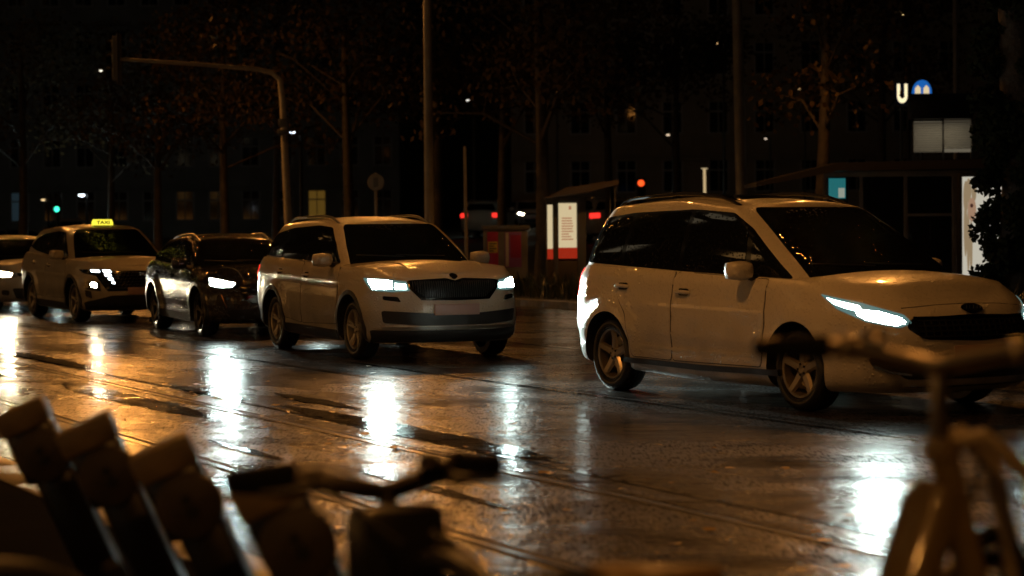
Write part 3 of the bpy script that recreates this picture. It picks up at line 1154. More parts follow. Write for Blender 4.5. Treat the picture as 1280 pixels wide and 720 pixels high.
TAXI = dict(name='taxi', W=.932, axle=1.34, R=.345, rim=.232, clear=.18, xf=2.22, xr=-2.28, z_nose=.93, z_cowl=1.13, belt_f=1.03, belt_r=1.15,
            ws_base=1.22, ws_top=.22, roof_rear=-1.85, glass_rear=-2.16, roof=1.63, roof_f=1.545, roof_r=1.50, roof_peak=-.4, w_roof=.65, w_belt=.92,
            paint=WHITE_B, ws_half=(.755, .56), ws_z=(1.135, 1.525), rg_z=(1.17, 1.43), spokes=(5, 'five'), rim_mat=ALLOY_D, hood_crown=.06,
            nose=[.14, .05, .015, 0, .03, .07, .17], cf=.70, nhood=2.9, z_mid=.66, flare=.03, crease=[(.80, .02, .05), (.42, -.015, .06)], clad=.055,
            side_glass=[[(.90, 1.085), (.68, 1.25), (.28, 1.465), (-.28, 1.49), (-.32, 1.10)], [(-.38, 1.105), (-.34, 1.49), (-1.08, 1.45), (-1.27, 1.17)],
                        [(-1.33, 1.185), (-1.15, 1.445), (-1.45, 1.39), (-1.72, 1.24)]],
            dlo=[(.98, 1.07), (.69, 1.27), (.28, 1.485), (-.3, 1.51), (-1.12, 1.47), (-1.48, 1.405), (-1.78, 1.24), (-1.3, 1.165), (-.3, 1.085)],
            doors=[([(.86, .40), (.91, .68), (.88, 1.045), (-.33, 1.08), (-.36, .38)], -.16, .93), ([(-.38, .38), (-.35, 1.08), (-1.33, 1.13), (-1.27, .97), (-1.0, .74), (-.92, .42)], -1.12, .97)],
            mirror=(.64, 1.11), mirror_y=.87, extra=taxi_extra)


def hatch_extra(root, low, top, bvh, S, D, M):
    D('grille', low, [(3, -.46, .66), (3, -.48, .72), (3, .48, .72), (3, .46, .66)], 0, M['gloss'], off=.01, rnd=.02)
    D('bumper_intake', low, [(3, -.50, .24), (3, -.58, .44), (3, .58, .44), (3, .50, .24)], 0, M['plastic'], off=.008, rnd=.05)
    p = MB()
    p.bbox((S['xf'] + .012, 0, .50), (.02, .52, .115), PLATE, .006)
    p.build('number_plate', root)

    def f(s):
        light_unit('headlight', D, low, root, [(1.58, s * .86, .80), (1.84, s * .74, .77), (2.04, s * .48, .715), (2.03, s * .50, .64), (1.86, s * .72, .63), (1.66, s * .845, .68)], s * .65, HALO, LENSC, [
            ([(1.70, s * .82, .755), (1.86, s * .71, .74), (1.96, s * .58, .715), (1.95, s * .59, .655), (1.85, s * .72, .655), (1.73, s * .815, .68)], HALO)], rnd=.03)
        D('fog_light', low, [(3, s * .62, .30), (3, s * .74, .32), (3, s * .74, .41), (3, s * .62, .40)], s * .4, M['plastic'], off=.008, rnd=.04, res=.03)
        D('tail_light', low, [(-2.0, s * .55, .80), (-2.0, s * .55, .94), (-1.8, s * .87, .95), (-1.85, s * .87, .80)], PI - s * .9, TAIL_D, off=.008, rnd=.02)
    pair(f)
    emblem(root, low, .70, 1, .055, 'ring', CHROME, M['gloss'])


HATCH = dict(name='hatchback', W=.885, axle=1.29, R=.315, rim=.21, clear=.16, xf=2.10, xr=-2.10, z_nose=.79, z_cowl=.98, belt_f=.91, belt_r=.97,
             ws_base=1.15, ws_top=.20, roof_rear=-1.75, glass_rear=-2.0, roof=1.44, roof_f=1.36, roof_r=1.33, roof_peak=-.4, w_roof=.60, w_belt=.90,
             paint=CREAM, ws_half=(.71, .52), ws_z=(.985, 1.345), rg_z=(1.0, 1.26), spokes=(5, 'five'), rim_mat=ALLOY_D, hood_crown=.07,
             nose=[.13, .05, .015, 0, .03, .09, .20], cf=.74, nhood=2.6, z_mid=.58, flare=.02, crease=[(.72, .012, .03)],
             side_glass=[[(.84, .95), (.62, 1.10), (.20, 1.30), (-.26, 1.325), (-.30, .955)], [(-.36, .955), (-.32, 1.325), (-1.05, 1.30), (-1.22, .97)],
                         [(-1.28, .975), (-1.12, 1.295), (-1.35, 1.27), (-1.62, 1.0)]],
             dlo=[(.92, .935), (.63, 1.12), (.20, 1.32), (-.28, 1.345), (-1.08, 1.32), (-1.38, 1.285), (-1.68, 1.0), (-1.3, .955), (-.3, .94)],
             doors=[([(.82, .34), (.86, .6), (.84, .91), (-.31, .93), (-.34, .33)], -.15, .80), ([(-.36, .33), (-.33, .93), (-1.25, .95), (-1.22, .84), (-.95, .66), (-.88, .36)], -1.06, .82)],
             mirror=(.58, .98), mirror_y=.83, extra=hatch_extra)
# === SCENE ===
# ------------------------------------------------------------------ camera frame (F in photo pixels) and street frame
F, PITCH, ROLL, EYE = 2750.0, 75 / 2750.0, .008, 1.5
HEADING = math.radians(26)                       # the street runs 26 degrees off the view axis
NV = Vector((math.cos(HEADING), math.sin(HEADING), 0))        # across the street, away from the near pavement
TV = Vector((-math.sin(HEADING), math.cos(HEADING), 0))       # along the street, away from the camera


def ray(u, v):
    x, y = (u - 640) / F, -(v - 360) / F
    cr, sr, cp, sp = math.cos(ROLL), math.sin(ROLL), math.cos(PITCH), math.sin(PITCH)
    a, b = x * cr + y * sr, -x * sr + y * cr
    return Vector((a, cp + b * sp, -sp + b * cp))


def at(u, v, Y):
    d = ray(u, v)
    return Vector((0, 0, EYE)) + d * (Y / d.y)


def ground_at(u, v, h=0):
    d = ray(u, v)
    return Vector((0, 0, EYE)) + d * ((h - EYE) / d.z)


def lie(p):
    """height of the ground under a point: flat street, then a gentle rise beyond the far kerb"""
    off = Vector((p[0], p[1], 0)).dot(NV)
    if off < 18.6:
        return .0 if off > 3.1 else .12
    return .12 + max(0, min(off, 70) - 21) * .045


def street(o):
    o.rotation_euler = (0, 0, HEADING)
    return o


# ------------------------------------------------------------------ setting: ground, wet road, rails, kerbs
def road_mat(name, base, r_lo, r_hi, puddle=.5, grain=.0035, film=.5, soft=.12):
    """wet street: coarse glinting stone under a broken film of water"""
    m, nt, b = _bsdf(name)
    N, K = nt.nodes.new, nt.links.new
    tc, geo = N('ShaderNodeTexCoord'), N('ShaderNodeNewGeometry')

    def noise(vec, sc, scale=(1, 1, 1), detail=3, rough=.5):
        mp = N('ShaderNodeMapping')
        mp.inputs['Scale'].default_value = scale
        K(vec, mp.inputs['Vector'])
        n = N('ShaderNodeTexNoise')
        n.inputs['Scale'].default_value = sc
        n.inputs['Detail'].default_value = detail
        n.inputs['Roughness'].default_value = rough
        K(mp.outputs['Vector'], n.inputs['Vector'])
        return n.outputs['Fac']

    def remap(v, a0, a1, b0, b1):
        r = N('ShaderNodeMapRange')
        for k, x in zip(('From Min', 'From Max', 'To Min', 'To Max'), (a0, a1, b0, b1)):
            r.inputs[k].default_value = x
        K(v, r.inputs['Value'])
        return r.outputs['Result']

    def math_(op, a, bb):
        q = N('ShaderNodeMath')
        q.operation = op
        for k, x in enumerate((a, bb)):
            if isinstance(x, (int, float)):
                q.inputs[k].default_value = x
            else:
                K(x, q.inputs[k])
        return q.outputs['Value']

    def bump(h, strength, dist, normal=None):
        q = N('ShaderNodeBump')
        q.inputs['Distance'].default_value = dist
        if isinstance(strength, (int, float)):
            q.inputs['Strength'].default_value = strength
        else:
            K(strength, q.inputs['Strength'])
        K(h, q.inputs['Height'])
        if normal:
            K(normal, q.inputs['Normal'])
        return q.outputs['Normal']
    O, P = tc.outputs['Object'], geo.outputs['Position']
    wet = remap(noise(O, .9, (1, .5, 1), 6, .62), puddle - soft, puddle + soft, 0, 1)     # 1 = standing film
    dry = math_('SUBTRACT', 1, wet)
    grit = noise(P, 1, (46, 6.5, 1), 2, .6)                          # stones, lightly drawn out
    clump = noise(P, 1, (7, 3.2, 1), 4, .65)
    K(remap(wet, 0, 1, r_hi, r_lo), b.inputs['Roughness'])
    # glint: some stones shine, some are dull
    gl = math_('MULTIPLY', remap(grit, .42, .62, .02, 1.7), remap(clump, .3, .7, .35, 1.15))
    worn = remap(noise(P, 1, (.55, 1.25, 1), 5, .6), .40, .57, .10, 1.15)      # drained, duller areas
    K(math_('MULTIPLY', math_('ADD', math_('MULTIPLY', gl, dry), math_('MULTIPLY', wet, .45)), worn), b.inputs['Specular IOR Level'])
    cr = N('ShaderNodeValToRGB')
    cr.color_ramp.elements[0].position = .3
    cr.color_ramp.elements[1].position = .75
    cr.color_ramp.elements[0].color = (*[c * .5 for c in base], 1)
    cr.color_ramp.elements[1].color = (*[c * 1.5 for c in base], 1)
    K(math_('MULTIPLY', math_('ADD', grit, clump), .5), cr.inputs['Fac'])
    K(cr.outputs['Color'], b.inputs['Base Color'])
    n1 = bump(grit, remap(wet, 0, 1, .75, .10), grain)
    n2 = bump(clump, remap(wet, 0, 1, .7, .25), .018, n1)
    wave = noise(O, 2.4, (1, .6, 1), 3)
    swell = noise(P, 1, (.5, 1.3, 1), 4, .55)
    n3 = bump(swell, .8, .030, bump(wave, .5, .008, n2))
    K(n3, b.inputs['Normal'])
    b.inputs['Coat Weight'].default_value = 1
    K(math_('MULTIPLY', math_('MULTIPLY', remap(clump, .30, .62, .35, 1.0), film), remap(worn, .2, 1, .45, 1)), b.inputs['Coat Weight'])
    b.inputs['Coat IOR'].default_value = 1.33
    K(remap(wet, 0, 1, .17, .10), b.inputs['Coat Roughness'])
    K(bump(swell, .8, .034, bump(wave, .6, .010, bump(clump, .4, .012))), b.inputs['Coat Normal'])
    return m


ASPHALT = road_mat('wet asphalt', (.028, .024, .020), .16, .30, .56, .004, .55)
TRACKBED = road_mat('wet track concrete', (.040, .035, .029), .16, .30, .58, .004, .55)
SEALED = road_mat('wet smooth tar', (.008, .008, .008), .08, .14, .50, .002, .1)
STEEL = mat('wet rail steel', (.30, .28, .26), .22, metal=1)
DARK = mat('dark gap', (.006, .006, .006), .6)
KERB = mat('granite kerb', (.22, .21, .19), .35, bump=(60, .4, .004), var=(7, .3))
NEARP = mat('pavement with painted shade', (.007, .0065, .006), .95, spec=.01, bump=(25, .4, .006), var=(2, .3))  # near pavement colour darkened to stand in for the shade there
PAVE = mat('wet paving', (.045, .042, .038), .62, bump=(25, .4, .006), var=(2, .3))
SOIL = mat('dark soil ground', (.03, .027, .02), .8, bump=(4, .6, .05), var=(1, .4))


def sheet(name, x0, x1, y0, y1, z, material, zf=None, nx=1, ny=1):
    m = MB()
    xs = [x0 + (x1 - x0) * i / nx for i in range(nx + 1)]
    ys = [y0 + (y1 - y0) * i / ny for i in range(ny + 1)]
    vs = [(x, y, zf(x) if zf else z) for x in xs for y in ys]
    fs = [(i * (ny + 1) + j, (i + 1) * (ny + 1) + j, (i + 1) * (ny + 1) + j + 1, i * (ny + 1) + j + 1) for i in range(nx) for j in range(ny)]
    m.add(vs, fs, material)
    return tag(street(m.build(name, smooth=0, fix=False)), kind='structure')


def rise(x):
    return .105 + max(0, min(x, 70) - 21) * .045


sheet('ground', -300, 700, -300, 800, -.06, SOIL)
sheet('road', 3.1, 18.7, -80, 200, 0, ASPHALT)
sheet('track_bed', 3.95, 6.22, -80, 200, .004, TRACKBED)
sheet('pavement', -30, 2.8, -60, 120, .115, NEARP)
g = sheet('plaza', 19.0, 120, -80, 200, 0, PAVE, zf=rise, nx=50)
for nm, x0, x1, h in (('kerb', 2.8, 3.1, .12), ('kerb', 18.7, 19.0, .125)):
    m = MB()
    for k in range(-40, 140):
        m.bbox(((x0 + x1) / 2, k * 1.0 + .5, h / 2 - .1), (x1 - x0, .992, h + .2), KERB, .018)
    tag(street(m.build(nm)), kind='structure')
for x in (4.42, 5.855):
    m = MB()
    m.box((x, 60, .0045), (.056, 280, .009), STEEL)
    m.box((x + .052, 60, .0035), (.044, 280, .007), DARK)
    m.box((x + .086, 60, .0045), (.018, 280, .009), STEEL)
    tag(street(m.build('tram_rail', smooth=0)), kind='structure')


def patch(x, w, y0, y1, material, seed, name='tar_strip'):
    """ragged strip of smooth tar along the street"""
    rnd = random.Random(seed)
    m = MB()
    n = max(8, int((y1 - y0) * 5))
    vs = []
    for i in range(n + 1):
        y = y0 + (y1 - y0) * i / n
        taper = min(1, min(i, n - i) / 6 + .15)
        vs += [(x - w / 2 * taper * (.8 + .4 * rnd.random()), y, .0085), (x + w / 2 * taper * (.8 + .4 * rnd.random()), y, .0085)]
    m.add(vs, [(2 * i, 2 * i + 1, 2 * i + 3, 2 * i + 2) for i in range(n)], material)
    tag(street(m.build(name, smooth=0)), kind='structure')


for i, a_ in enumerate([(6.42, .30, 12.4, 17.6), (6.36, .34, 18.4, 20.6), (6.36, .32, 23.5, 27.6), (6.85, .24, 16.9, 19.0), (5.50, .36, 16.8, 21.4), (5.95, .07, 7, 15.5), (6.24, .05, 7, 40),
                        (9.2, .05, 12, 24), (9.36, .03, 10, 19), (5.1, .16, 10.5, 12.6), (4.9, .14, 13.2, 15), (8.4, .05, 20, 36), (12.6, .06, 8, 60), (5.3, .18, 22.5, 26)]):
    patch(*a_, SEALED, i)
# fallen leaves lying on the wet road by the rails
m = MB()
rnd = random.Random(3)
LEAFY = mat('fallen leaf yellow', (.32, .20, .03), .35)
for k in range(420):
    x = rnd.choice((rnd.gauss(5.5, .5), rnd.gauss(6.3, .5), rnd.uniform(3.3, 9.2), rnd.gauss(3.4, .3)))
    y, r, a_ = rnd.uniform(7, 42), rnd.uniform(.02, .045), rnd.uniform(0, 6.3)
    vs = [(x + r * math.cos(a_ + t) * s_, y + r * math.sin(a_ + t) * s_, .011 + rnd.random() * .012) for t, s_ in ((0, 1.3), (1.2, .8), (2.2, .9), (3.1, .7), (4.1, .9), (5.1, .8))]
    m.add(vs, [tuple(range(6))], LEAFY)
tag(street(m.build('fallen_leaves', smooth=0)), 'small yellow leaves scattered over the wet road', None, None, 'stuff')


# ------------------------------------------------------------------ the queue of cars
def place(root, contact_r, contact_f, head, W):
    pr, pf = ground_at(*contact_r), ground_at(*contact_f)
    mid = (pr + pf) / 2
    h = math.radians(head)
    root.rotation_euler = (0, 0, h - PI / 2)
    left = Vector((math.cos(h), math.sin(h), 0))        # the driver's left
    root.location = mid + left * (W - .06)
    root.location.z = 0
    return root


def beams(root, S, zs, col, power, size=62, dip=2.2, y=.68, back=.02):
    for s in (1, -1):
        L = bpy.data.lights.new('headlight_beam', 'SPOT')
        L.energy, L.color, L.spot_size, L.spot_blend, L.shadow_soft_size = power, col, math.radians(size), .75, .05
        o = link('headlight_beam', L, root)
        o.location = (S['xf'] + .03 - back, s * y, zs)
        o.rotation_euler = (0, -PI / 2 + math.radians(0), 0)
        d = Vector((1, 0, -math.tan(math.radians(dip))))
        o.rotation_euler = d.to_track_quat('-Z', 'Y').to_euler()


COLD, WARM = (.80, 1, .95), (1, .82, .52)
mpv = place(build_car(MPV), (767, 487), (988, 515), 29.5, MPV['W'])
mpv.location += Vector((.05, 0, 0))
tag(mpv, 'white people carrier with black roof rails, foremost in the queue, wet and beaded with rain', 'car', 'cars queueing on the wet road')
suv = place(build_car(SUV), (348, 438), (444, 446), 24.5, SUV['W'])
tag(suv, 'pale beige tall car with upright slatted grille behind the white people carrier', 'car', 'cars queueing on the wet road')
cross = place(build_car(CROSS), (195.5, 411), (254.5, 419.5), 22.5, CROSS['W'])
tag(cross, 'black low car with silver roof rails between the taxi and the beige car', 'car', 'cars queueing on the wet road')
taxi = place(build_car(TAXI), (43, 396), (95.5, 402), 27, TAXI['W'])
tag(taxi, 'white taxi with lit yellow roof sign and stepped rows of small front lights', 'taxi', 'cars queueing on the wet road')
hatch = place(build_car(HATCH), (-62, 384), (4, 388), 26, HATCH['W'])
tag(hatch, 'pale grey hatchback with warm round headlights, last in the queue behind the taxi', 'car', 'cars queueing on the wet road')



# ------------------------------------------------------------------ street furniture
GALV = mat('galvanised pole', (.34, .31, .27), .45, metal=.15, bump=(30, .2, .003), var=(3, .2))
CONC = mat('concrete pole', (.30, .27, .23), .6, bump=(20, .3, .004), var=(2, .25))
BLK = mat('black painted metal', (.02, .02, .02), .35)
GREYM = mat('grey painted metal', (.16, .16, .16), .4)
GLASSP = mat('shelter glass dark', (.02, .022, .022), .04, spec=.6)
AMBER = (1.0, .385, .075)


def on_ground(u, Y):
    p = at(u, 300, Y)
    p.z = lie(p)
    return p


MAST = mat('mast metal with painted light', (.62, .55, .44), .5, bump=(30, .2, .003), var=(3, .2))  # paler than the galvanised poles: light on the mast put into its colour
# traffic light mast with long arm over the road
p0 = on_ground(364, 51)
top = at(352, 100, 51)
hd = at(145, 74, 49.2)
root = empty('traffic_light_mast', p0)
tag(root, 'tall grey mast with a long arm carrying a traffic light over the road', 'traffic light')
m = MB()
T = top - p0
m.tube([(0, 0, 0), T * .3, T * .62, T * .9, T + Vector((-.03, 0, .0)), T + Vector((-.20, -.03, .16))], [.10, .095, .085, .075, .07, .062], MAST, 14)
m.bbox(T * .80, (.22, .22, .20), GREYM, .02)
m.tube([(0, 0, 0), (0, 0, .3)], [.15, .13], MAST, 14)
m.build('pole', root)
A = hd - p0
m = MB()
m.tube([T + Vector((-.20, -.03, .16)), T + Vector((-.55, -.15, .24)), T * .5 + A * .5 + Vector((0, 0, .12)), A + Vector((.1, 0, 0))], [.060, .052, .045, .038], MAST, 12)
m.build('arm', root)
m = MB()
m.bbox(A + Vector((0, -.04, 0)), (.12, .34, .98), GREYM, .03)
for k in (-1, 0, 1):
    c_ = A + Vector((-.10, .0, k * .3))
    m.tube([c_ + Vector((.06, 0, 0)), c_ + Vector((-.10, 0, 0))], [.115, .115], mat('signal visor matte', (.008, .008, .008), .9, spec=.05), 16)
m.bbox(A + Vector((.075, -.04, 0)), (.02, .52, 1.15), GREYM, .01)
m.build('signal_head', root)
m = MB()
q = T * .80 + Vector((0, -.1, -.22))
m.bbox(q, (.26, .16, .12), GREYM, .02)
for k in range(3):
    m.tube([q + Vector((-.08 + .08 * k, -.05, 0)), q + Vector((-.08 + .08 * k, -.05, -.22))], .012, BLK, 6)
m.build('junction_box', root)


def plain_pole(name, u0, u1, vtop, Y, r, label, cat, material, extra=0):
    b_ = on_ground(u1, Y)
    t_ = at(u0, vtop, Y)
    b_.x = at(u1, 300, Y).x
    root = empty(name, b_)
    tag(root, label, cat)
    m = MB()
    d = t_ - b_
    d = d * (1 + extra)
    m.tube([(0, 0, 0), d * .25, d * .6, d], [r * 1.08, r * 1.02, r * .92, r * .82], material, 16)
    m.build('shaft', root)
    m = MB()
    m.tube([(0, 0, 0), (0, 0, .35), (0, 0, .38)], [r * 1.5, r * 1.4, r * 1.1], material, 16)
    m.build('base_collar', root)
    return root, b_, d


rt, b_, d_ = plain_pole('tram_pole', 534, 537, 0, 47, .095, 'tall bare pale pole rising behind the beige car', 'pole', GALV, .5)
m = MB()
m.tube([d_ * .93, d_ * .93 + Vector((-3.0, -1.6, .1))], [.035, .03], GALV, 8)
m.build('bracket_arm', rt)
rt, b_, d_ = plain_pole('tram_pole', 921, 929, 0, 52, .13, 'thick bare grey pole rising behind the people carrier roof', 'pole', GALV, .5)
m = MB()
m.tube([d_ * .93, d_ * .93 + Vector((-3.0, -1.6, .1))], [.035, .03], GALV, 8)
m.build('bracket_arm', rt)
plain_pole('sign_post', 581, 583, 183, 46, .035, 'thin grey post beside the poster cabinet', 'post', GALV)
plain_pole('tram_pole', 1194, 1196, 0, 62, .08, 'slim dark pole rising behind the louvred sign box', 'pole', GALV, .5)

# round road sign seen from the back
p0 = on_ground(470, 46)
root = empty('road_sign', p0)
tag(root, 'round road sign seen from behind on a thin post beyond the beige car', 'road sign')
c_ = at(470, 228, 46) - p0
m = MB()
m.tube([(0, 0, 0), c_ + Vector((0, 0, .2))], .03, GALV, 10)
m.build('post', root)
m = MB()
m.lathe([(0, -.012), (.165, -.012), (.175, -.02), (.178, .0), (.175, .008), (0, .008)], GALV, 36, Matrix.Translation(c_ + Vector((0, -.05, 0))))
m.bbox(c_ + Vector((0, -.07, 0)), (.1, .02, .2), GREYM, .004)
m.build('sign_plate', root)

# cabinet with two posters
def quad_box(u0, v0, u1, v1, Y, depth, material, b=.01, m=None):
    a_, c_ = at(u0, v0, Y), at(u1, v1, Y)
    m = m or MB()
    m.bbox(((a_.x + c_.x) / 2, Y + depth / 2, (a_.z + c_.z) / 2), (abs(c_.x - a_.x), depth, abs(a_.z - c_.z)), material, b)
    return m


def thing_at(name, u, Y, label, cat, group=None):
    p = on_ground(u, Y)
    return tag(empty(name, p), label, cat, group)


def part(mb, name, root, off=None):
    """world-built mesh hung under a thing that stands at its own place"""
    o = mb.build(name, None)
    o.parent = root
    o.matrix_parent_inverse = Matrix.Translation(-root.location)
    return o


def wbox(c, s, material, b=.008, rz=0):
    return MB().bbox(c, s, material, b, rz)


Y = 46.5
cab = thing_at('utility_cabinet', 632, Y, 'grey utility cabinet carrying two magenta posters behind the beige car', 'cabinet')
part(quad_box(604, 285, 660, 348, Y, .5, mat('cabinet grey', (.20, .19, .17), .5, var=(3, .25)), .015), 'housing', cab)
part(quad_box(602, 282, 662, 287, Y - .03, .56, GREYM, .01), 'lid', cab)
MAG, YEL, VIO, CREAMP = mat('poster magenta', (.42, .03, .10), .4), mat('poster yellow', (.65, .48, .05), .4), mat('poster violet', (.30, .10, .32), .4), mat('poster cream', (.6, .55, .48), .4)
pa = quad_box(609, 290, 623, 334, Y - .012, .01, MAG, .001)
quad_box(610, 302, 622, 316, Y - .017, .006, YEL, .001, pa)
for k in range(4):
    quad_box(611.5, 304 + k * 3, 620.5 - (k % 2) * 3, 305.3 + k * 3, Y - .02, .004, BLK, .0005, pa)
part(pa, 'poster', cab)
pb = quad_box(631, 290, 652, 334, Y - .012, .01, VIO, .001)
quad_box(632, 291, 636, 333, Y - .017, .006, CREAMP, .001, pb)
quad_box(638, 294, 651, 322, Y - .017, .006, MAG, .001, pb)
part(pb, 'poster', cab)

# lit display cases under a small pitched roof
Y = 47.5
disp = thing_at('display_case', 708, Y, 'glass case under a small roof with two lit cream panels with red feet', 'display case')
LIT = glow('display panel light', (1, .80, .46), .62)
LITR = glow('display red band light', (1, .06, .02), .30)
INK = glow('faded red print', (.9, .38, .20), .42)
pp = quad_box(698, 254, 721, 309.5, Y - .02, .02, LIT, .002)
quad_box(698, 309.5, 721.5, 323, Y - .02, .02, LITR, .002, pp)
rnd = random.Random(5)
for k in range(9):
    w_ = rnd.uniform(9, 15)
    quad_box(702, 272 + k * 3.3, 702 + w_, 273.4 + k * 3.3, Y - .026, .008, INK, .0005, pp)
quad_box(711, 257.5, 714, 262, Y - .026, .008, INK, .0005, pp)
part(pp, 'lit_panel', disp)
pp = quad_box(684, 256, 691, 311, Y - .02, .02, LIT, .002)
quad_box(684, 311, 691.5, 324, Y - .02, .02, LITR, .002, pp)
part(pp, 'lit_panel', disp)
fr = MB()
for u0, u1 in ((682, 684.5), (691.5, 698), (721.5, 733)):
    quad_box(u0, 248, u1, 352, Y - .06, .16, GREYM, .008, fr)
quad_box(682, 326, 733, 352, Y - .03, .1, mat('shelter base panel', (.12, .10, .08), .5), .008, fr)
quad_box(682, 246, 733, 252, Y - .05, .14, GREYM, .008, fr)
part(fr, 'frame', disp)
a_, b_, c_ = at(680, 247, Y), at(735, 238, Y), at(772, 232, Y)
rf = MB()
rf.prism([(a_.x, a_.z - .02), (a_.x + .45, a_.z + .2), (c_.x, c_.z + .12), (c_.x, c_.z + .02), (b_.x, b_.z - .04)], (0, Y - .5, 0), (1, 0, 0), (0, 0, 1), (0, 1, 0), 1.3, mat('shelter roof', (.14, .11, .08), .4, bump=(8, .3, .01)))
part(rf, 'roof', disp)
pz = MB()
for u0 in (762, 768):
    quad_box(u0, 235, u0 + 2.2, 345, Y + .6, .07, GREYM, .004, pz)
part(pz, 'rear_post', disp)

# stop shelter of metal frames and dark glass
Y = 44
sh = thing_at('tram_shelter', 1130, Y, 'long dark glass shelter with metal frame behind the people carrier bonnet', 'shelter')
m = MB()
for u0, u1 in ((1030, 1034), (1075, 1079), (1130, 1135), (1190, 1198)):
    quad_box(u0, 218, u1, 372, Y, .10, GALV, .008, m)
quad_box(1030, 214, 1216, 220, Y - .01, .12, GALV, .008, m)
quad_box(1135, 267, 1190, 270, Y + .01, .08, GALV, .004, m)
part(m, 'frame', sh)
for u0, u1 in ((1079, 1130), (1135, 1190)):
    part(quad_box(u0, 220, u1, 365, Y + .03, .02, GLASSP, .002), 'glass_panel', sh)
part(quad_box(1034, 221, 1060, 258, Y + .02, .06, BLK, .004), 'screen_housing', sh)
m = MB()
quad_box(1036, 223, 1057, 248, Y - .0, .02, glow('teal screen', (.05, .42, .45), .30), .002, m)
quad_box(1048, 235, 1056, 247, Y - .006, .01, glow('pale screen figure', (.75, .85, .7), .35), .002, m)
part(m, 'screen', sh)
a_, b_ = at(940, 233, Y), at(1222, 205, Y)
m = MB()
m.prism([(a_.x, a_.z - .02), (a_.x, a_.z + .06), (a_.x + 1.6, b_.z + .03), (b_.x, b_.z + .08), (b_.x, b_.z - .1), (a_.x + 1.6, b_.z - .14)], (0, Y - .8, 0), (1, 0, 0), (0, 0, 1), (0, 1, 0), 2.2, mat('shelter roof dark', (.035, .03, .025), .6))
part(m, 'roof', sh)
part(quad_box(1062, 330, 1190, 334, Y + .3, .4, BLK, .02), 'bench', sh)

L = bpy.data.lights.new('shelter_fill_light', 'POINT')
L.energy, L.color, L.shadow_soft_size = 3, (1, .75, .4), .015  # unseen fill added so the shelter frame shows faintly
o = link('shelter_fill_light', L, sh)
o.location = at(1105, 208, Y - .6) - sh.location
# lit advertising poster: pale figure with long fair hair
Y = 42.5
ad = thing_at('advertising_panel', 1222, Y, 'lit white advertising panel with a pale portrait, half hidden by the ivy', 'advertising panel')
part(quad_box(1199, 216, 1258, 352, Y, .22, BLK, .01), 'housing', ad)
m = quad_box(1203, 221, 1254, 345, Y - .02, .02, glow('poster white light', (1, .93, .76), .50), .003)
SKIN, HAIR, LIPS = glow('poster skin tone', (.80, .48, .30), .42), glow('poster fair hair', (.72, .52, .30), .38), glow('poster dark tone', (.12, .04, .03), .4)


def disc_poly(cu, cv, ru, rv, Y, material, n=22, mm=None, dy=0):
    c0 = at(cu, cv, Y)
    k = Y / F
    mm.prism([(math.cos(2 * PI * i / n) * ru * k, math.sin(2 * PI * i / n) * rv * k) for i in range(n)], c0 + Vector((0, dy, 0)), (1, 0, 0), (0, 0, 1), (0, 1, 0), .006, material)


for k_, (hu, hv, ru_, rv_) in enumerate([(1207, 246, 3.2, 20), (1210.5, 238, 3.4, 15), (1206.5, 285, 2.2, 36), (1210, 300, 2.0, 40), (1213.5, 308, 1.8, 34), (1217, 240, 3, 12)]):
    disc_poly(hu, hv, ru_, rv_, Y, HAIR, mm=m, dy=-.026 - .002 * k_)
disc_poly(1214.5, 262, 5.2, 15, Y, SKIN, mm=m, dy=-.042)
disc_poly(1214, 257, 1.9, 2.6, Y, LIPS, mm=m, dy=-.049)
disc_poly(1215, 272, 1.6, 1.3, Y, LIPS, mm=m, dy=-.049)
part(m, 'lit_panel', ad)

# station sign: a lit letter on a post and a blue dome emblem
Y = 56
sg = thing_at('station_sign', 1128, Y, 'lit cream letter U on a thin dark post above the shelter', 'sign')
m = MB()
c_ = at(1127.5, 118, Y)
m.tube([(c_.x, Y + .15, sg.location.z), (c_.x, Y + .15, c_.z + .3)], .04, BLK, 8)
part(m, 'post', sg)
part(wbox((c_.x, Y + .05, c_.z), (.36, .14, .62), mat('sign deep blue', (.01, .02, .08), .3), .02), 'sign_box', sg)
t = link('lettering', text_mesh('U', .62, glow('sign letter light', (1, .86, .52), 1.15), .012, .028), sg)
t.rotation_euler = (PI / 2, 0, 0)
t.location = Vector((c_.x, Y - .035, c_.z)) - sg.location
t.scale = (.62, 1, 1)
em = thing_at('station_emblem', 1153, Y, 'lit blue dome emblem with two cream bars beside the letter sign', 'sign')
c_ = at(1153, 119.5, Y)
k = Y / F
m = MB()
m.tube([(c_.x, Y + .15, em.location.z), (c_.x, Y + .15, c_.z + .1)], .04, BLK, 8)
part(m, 'post', em)
m = MB()
dome = [(-12 * k, 0), (12 * k, 0)] + [(12 * k * math.cos(a * PI / 16), 1.0 * k * 19.5 * math.sin(a * PI / 16) ** .8) for a in range(1, 16)] + [(-12 * k, .02)]
m.prism(dome, c_, (1, 0, 0), (0, 0, 1), (0, 1, 0), .14, glow('emblem blue light', (.02, .20, .75), .55))
part(m, 'sign_box', em)
m = MB()
for x0 in (-9.5, 1.0):
    m.prism([(x0 * k, .2 * k), ((x0 + 7.5) * k, .2 * k), ((x0 + 7.2) * k, 9.5 * k), ((x0 + 4) * k, 13 * k), ((x0 + .4) * k, 9.5 * k)], c_ + Vector((0, -.012, 0)), (1, 0, 0), (0, 0, 1), (0, 1, 0), .01, glow('emblem cream light', (1, .80, .48), .75))
part(m, 'bars', em)
bx = thing_at('louvred_sign_box', 1178, 54, 'dark box above the shelter with two dim lit louvred panels', 'sign box')
part(quad_box(1139, 117, 1216, 148, 54, .5, BLK, .01), 'hood', bx)
LOUV = mat('louvre slat', (.5, .47, .40), .5)
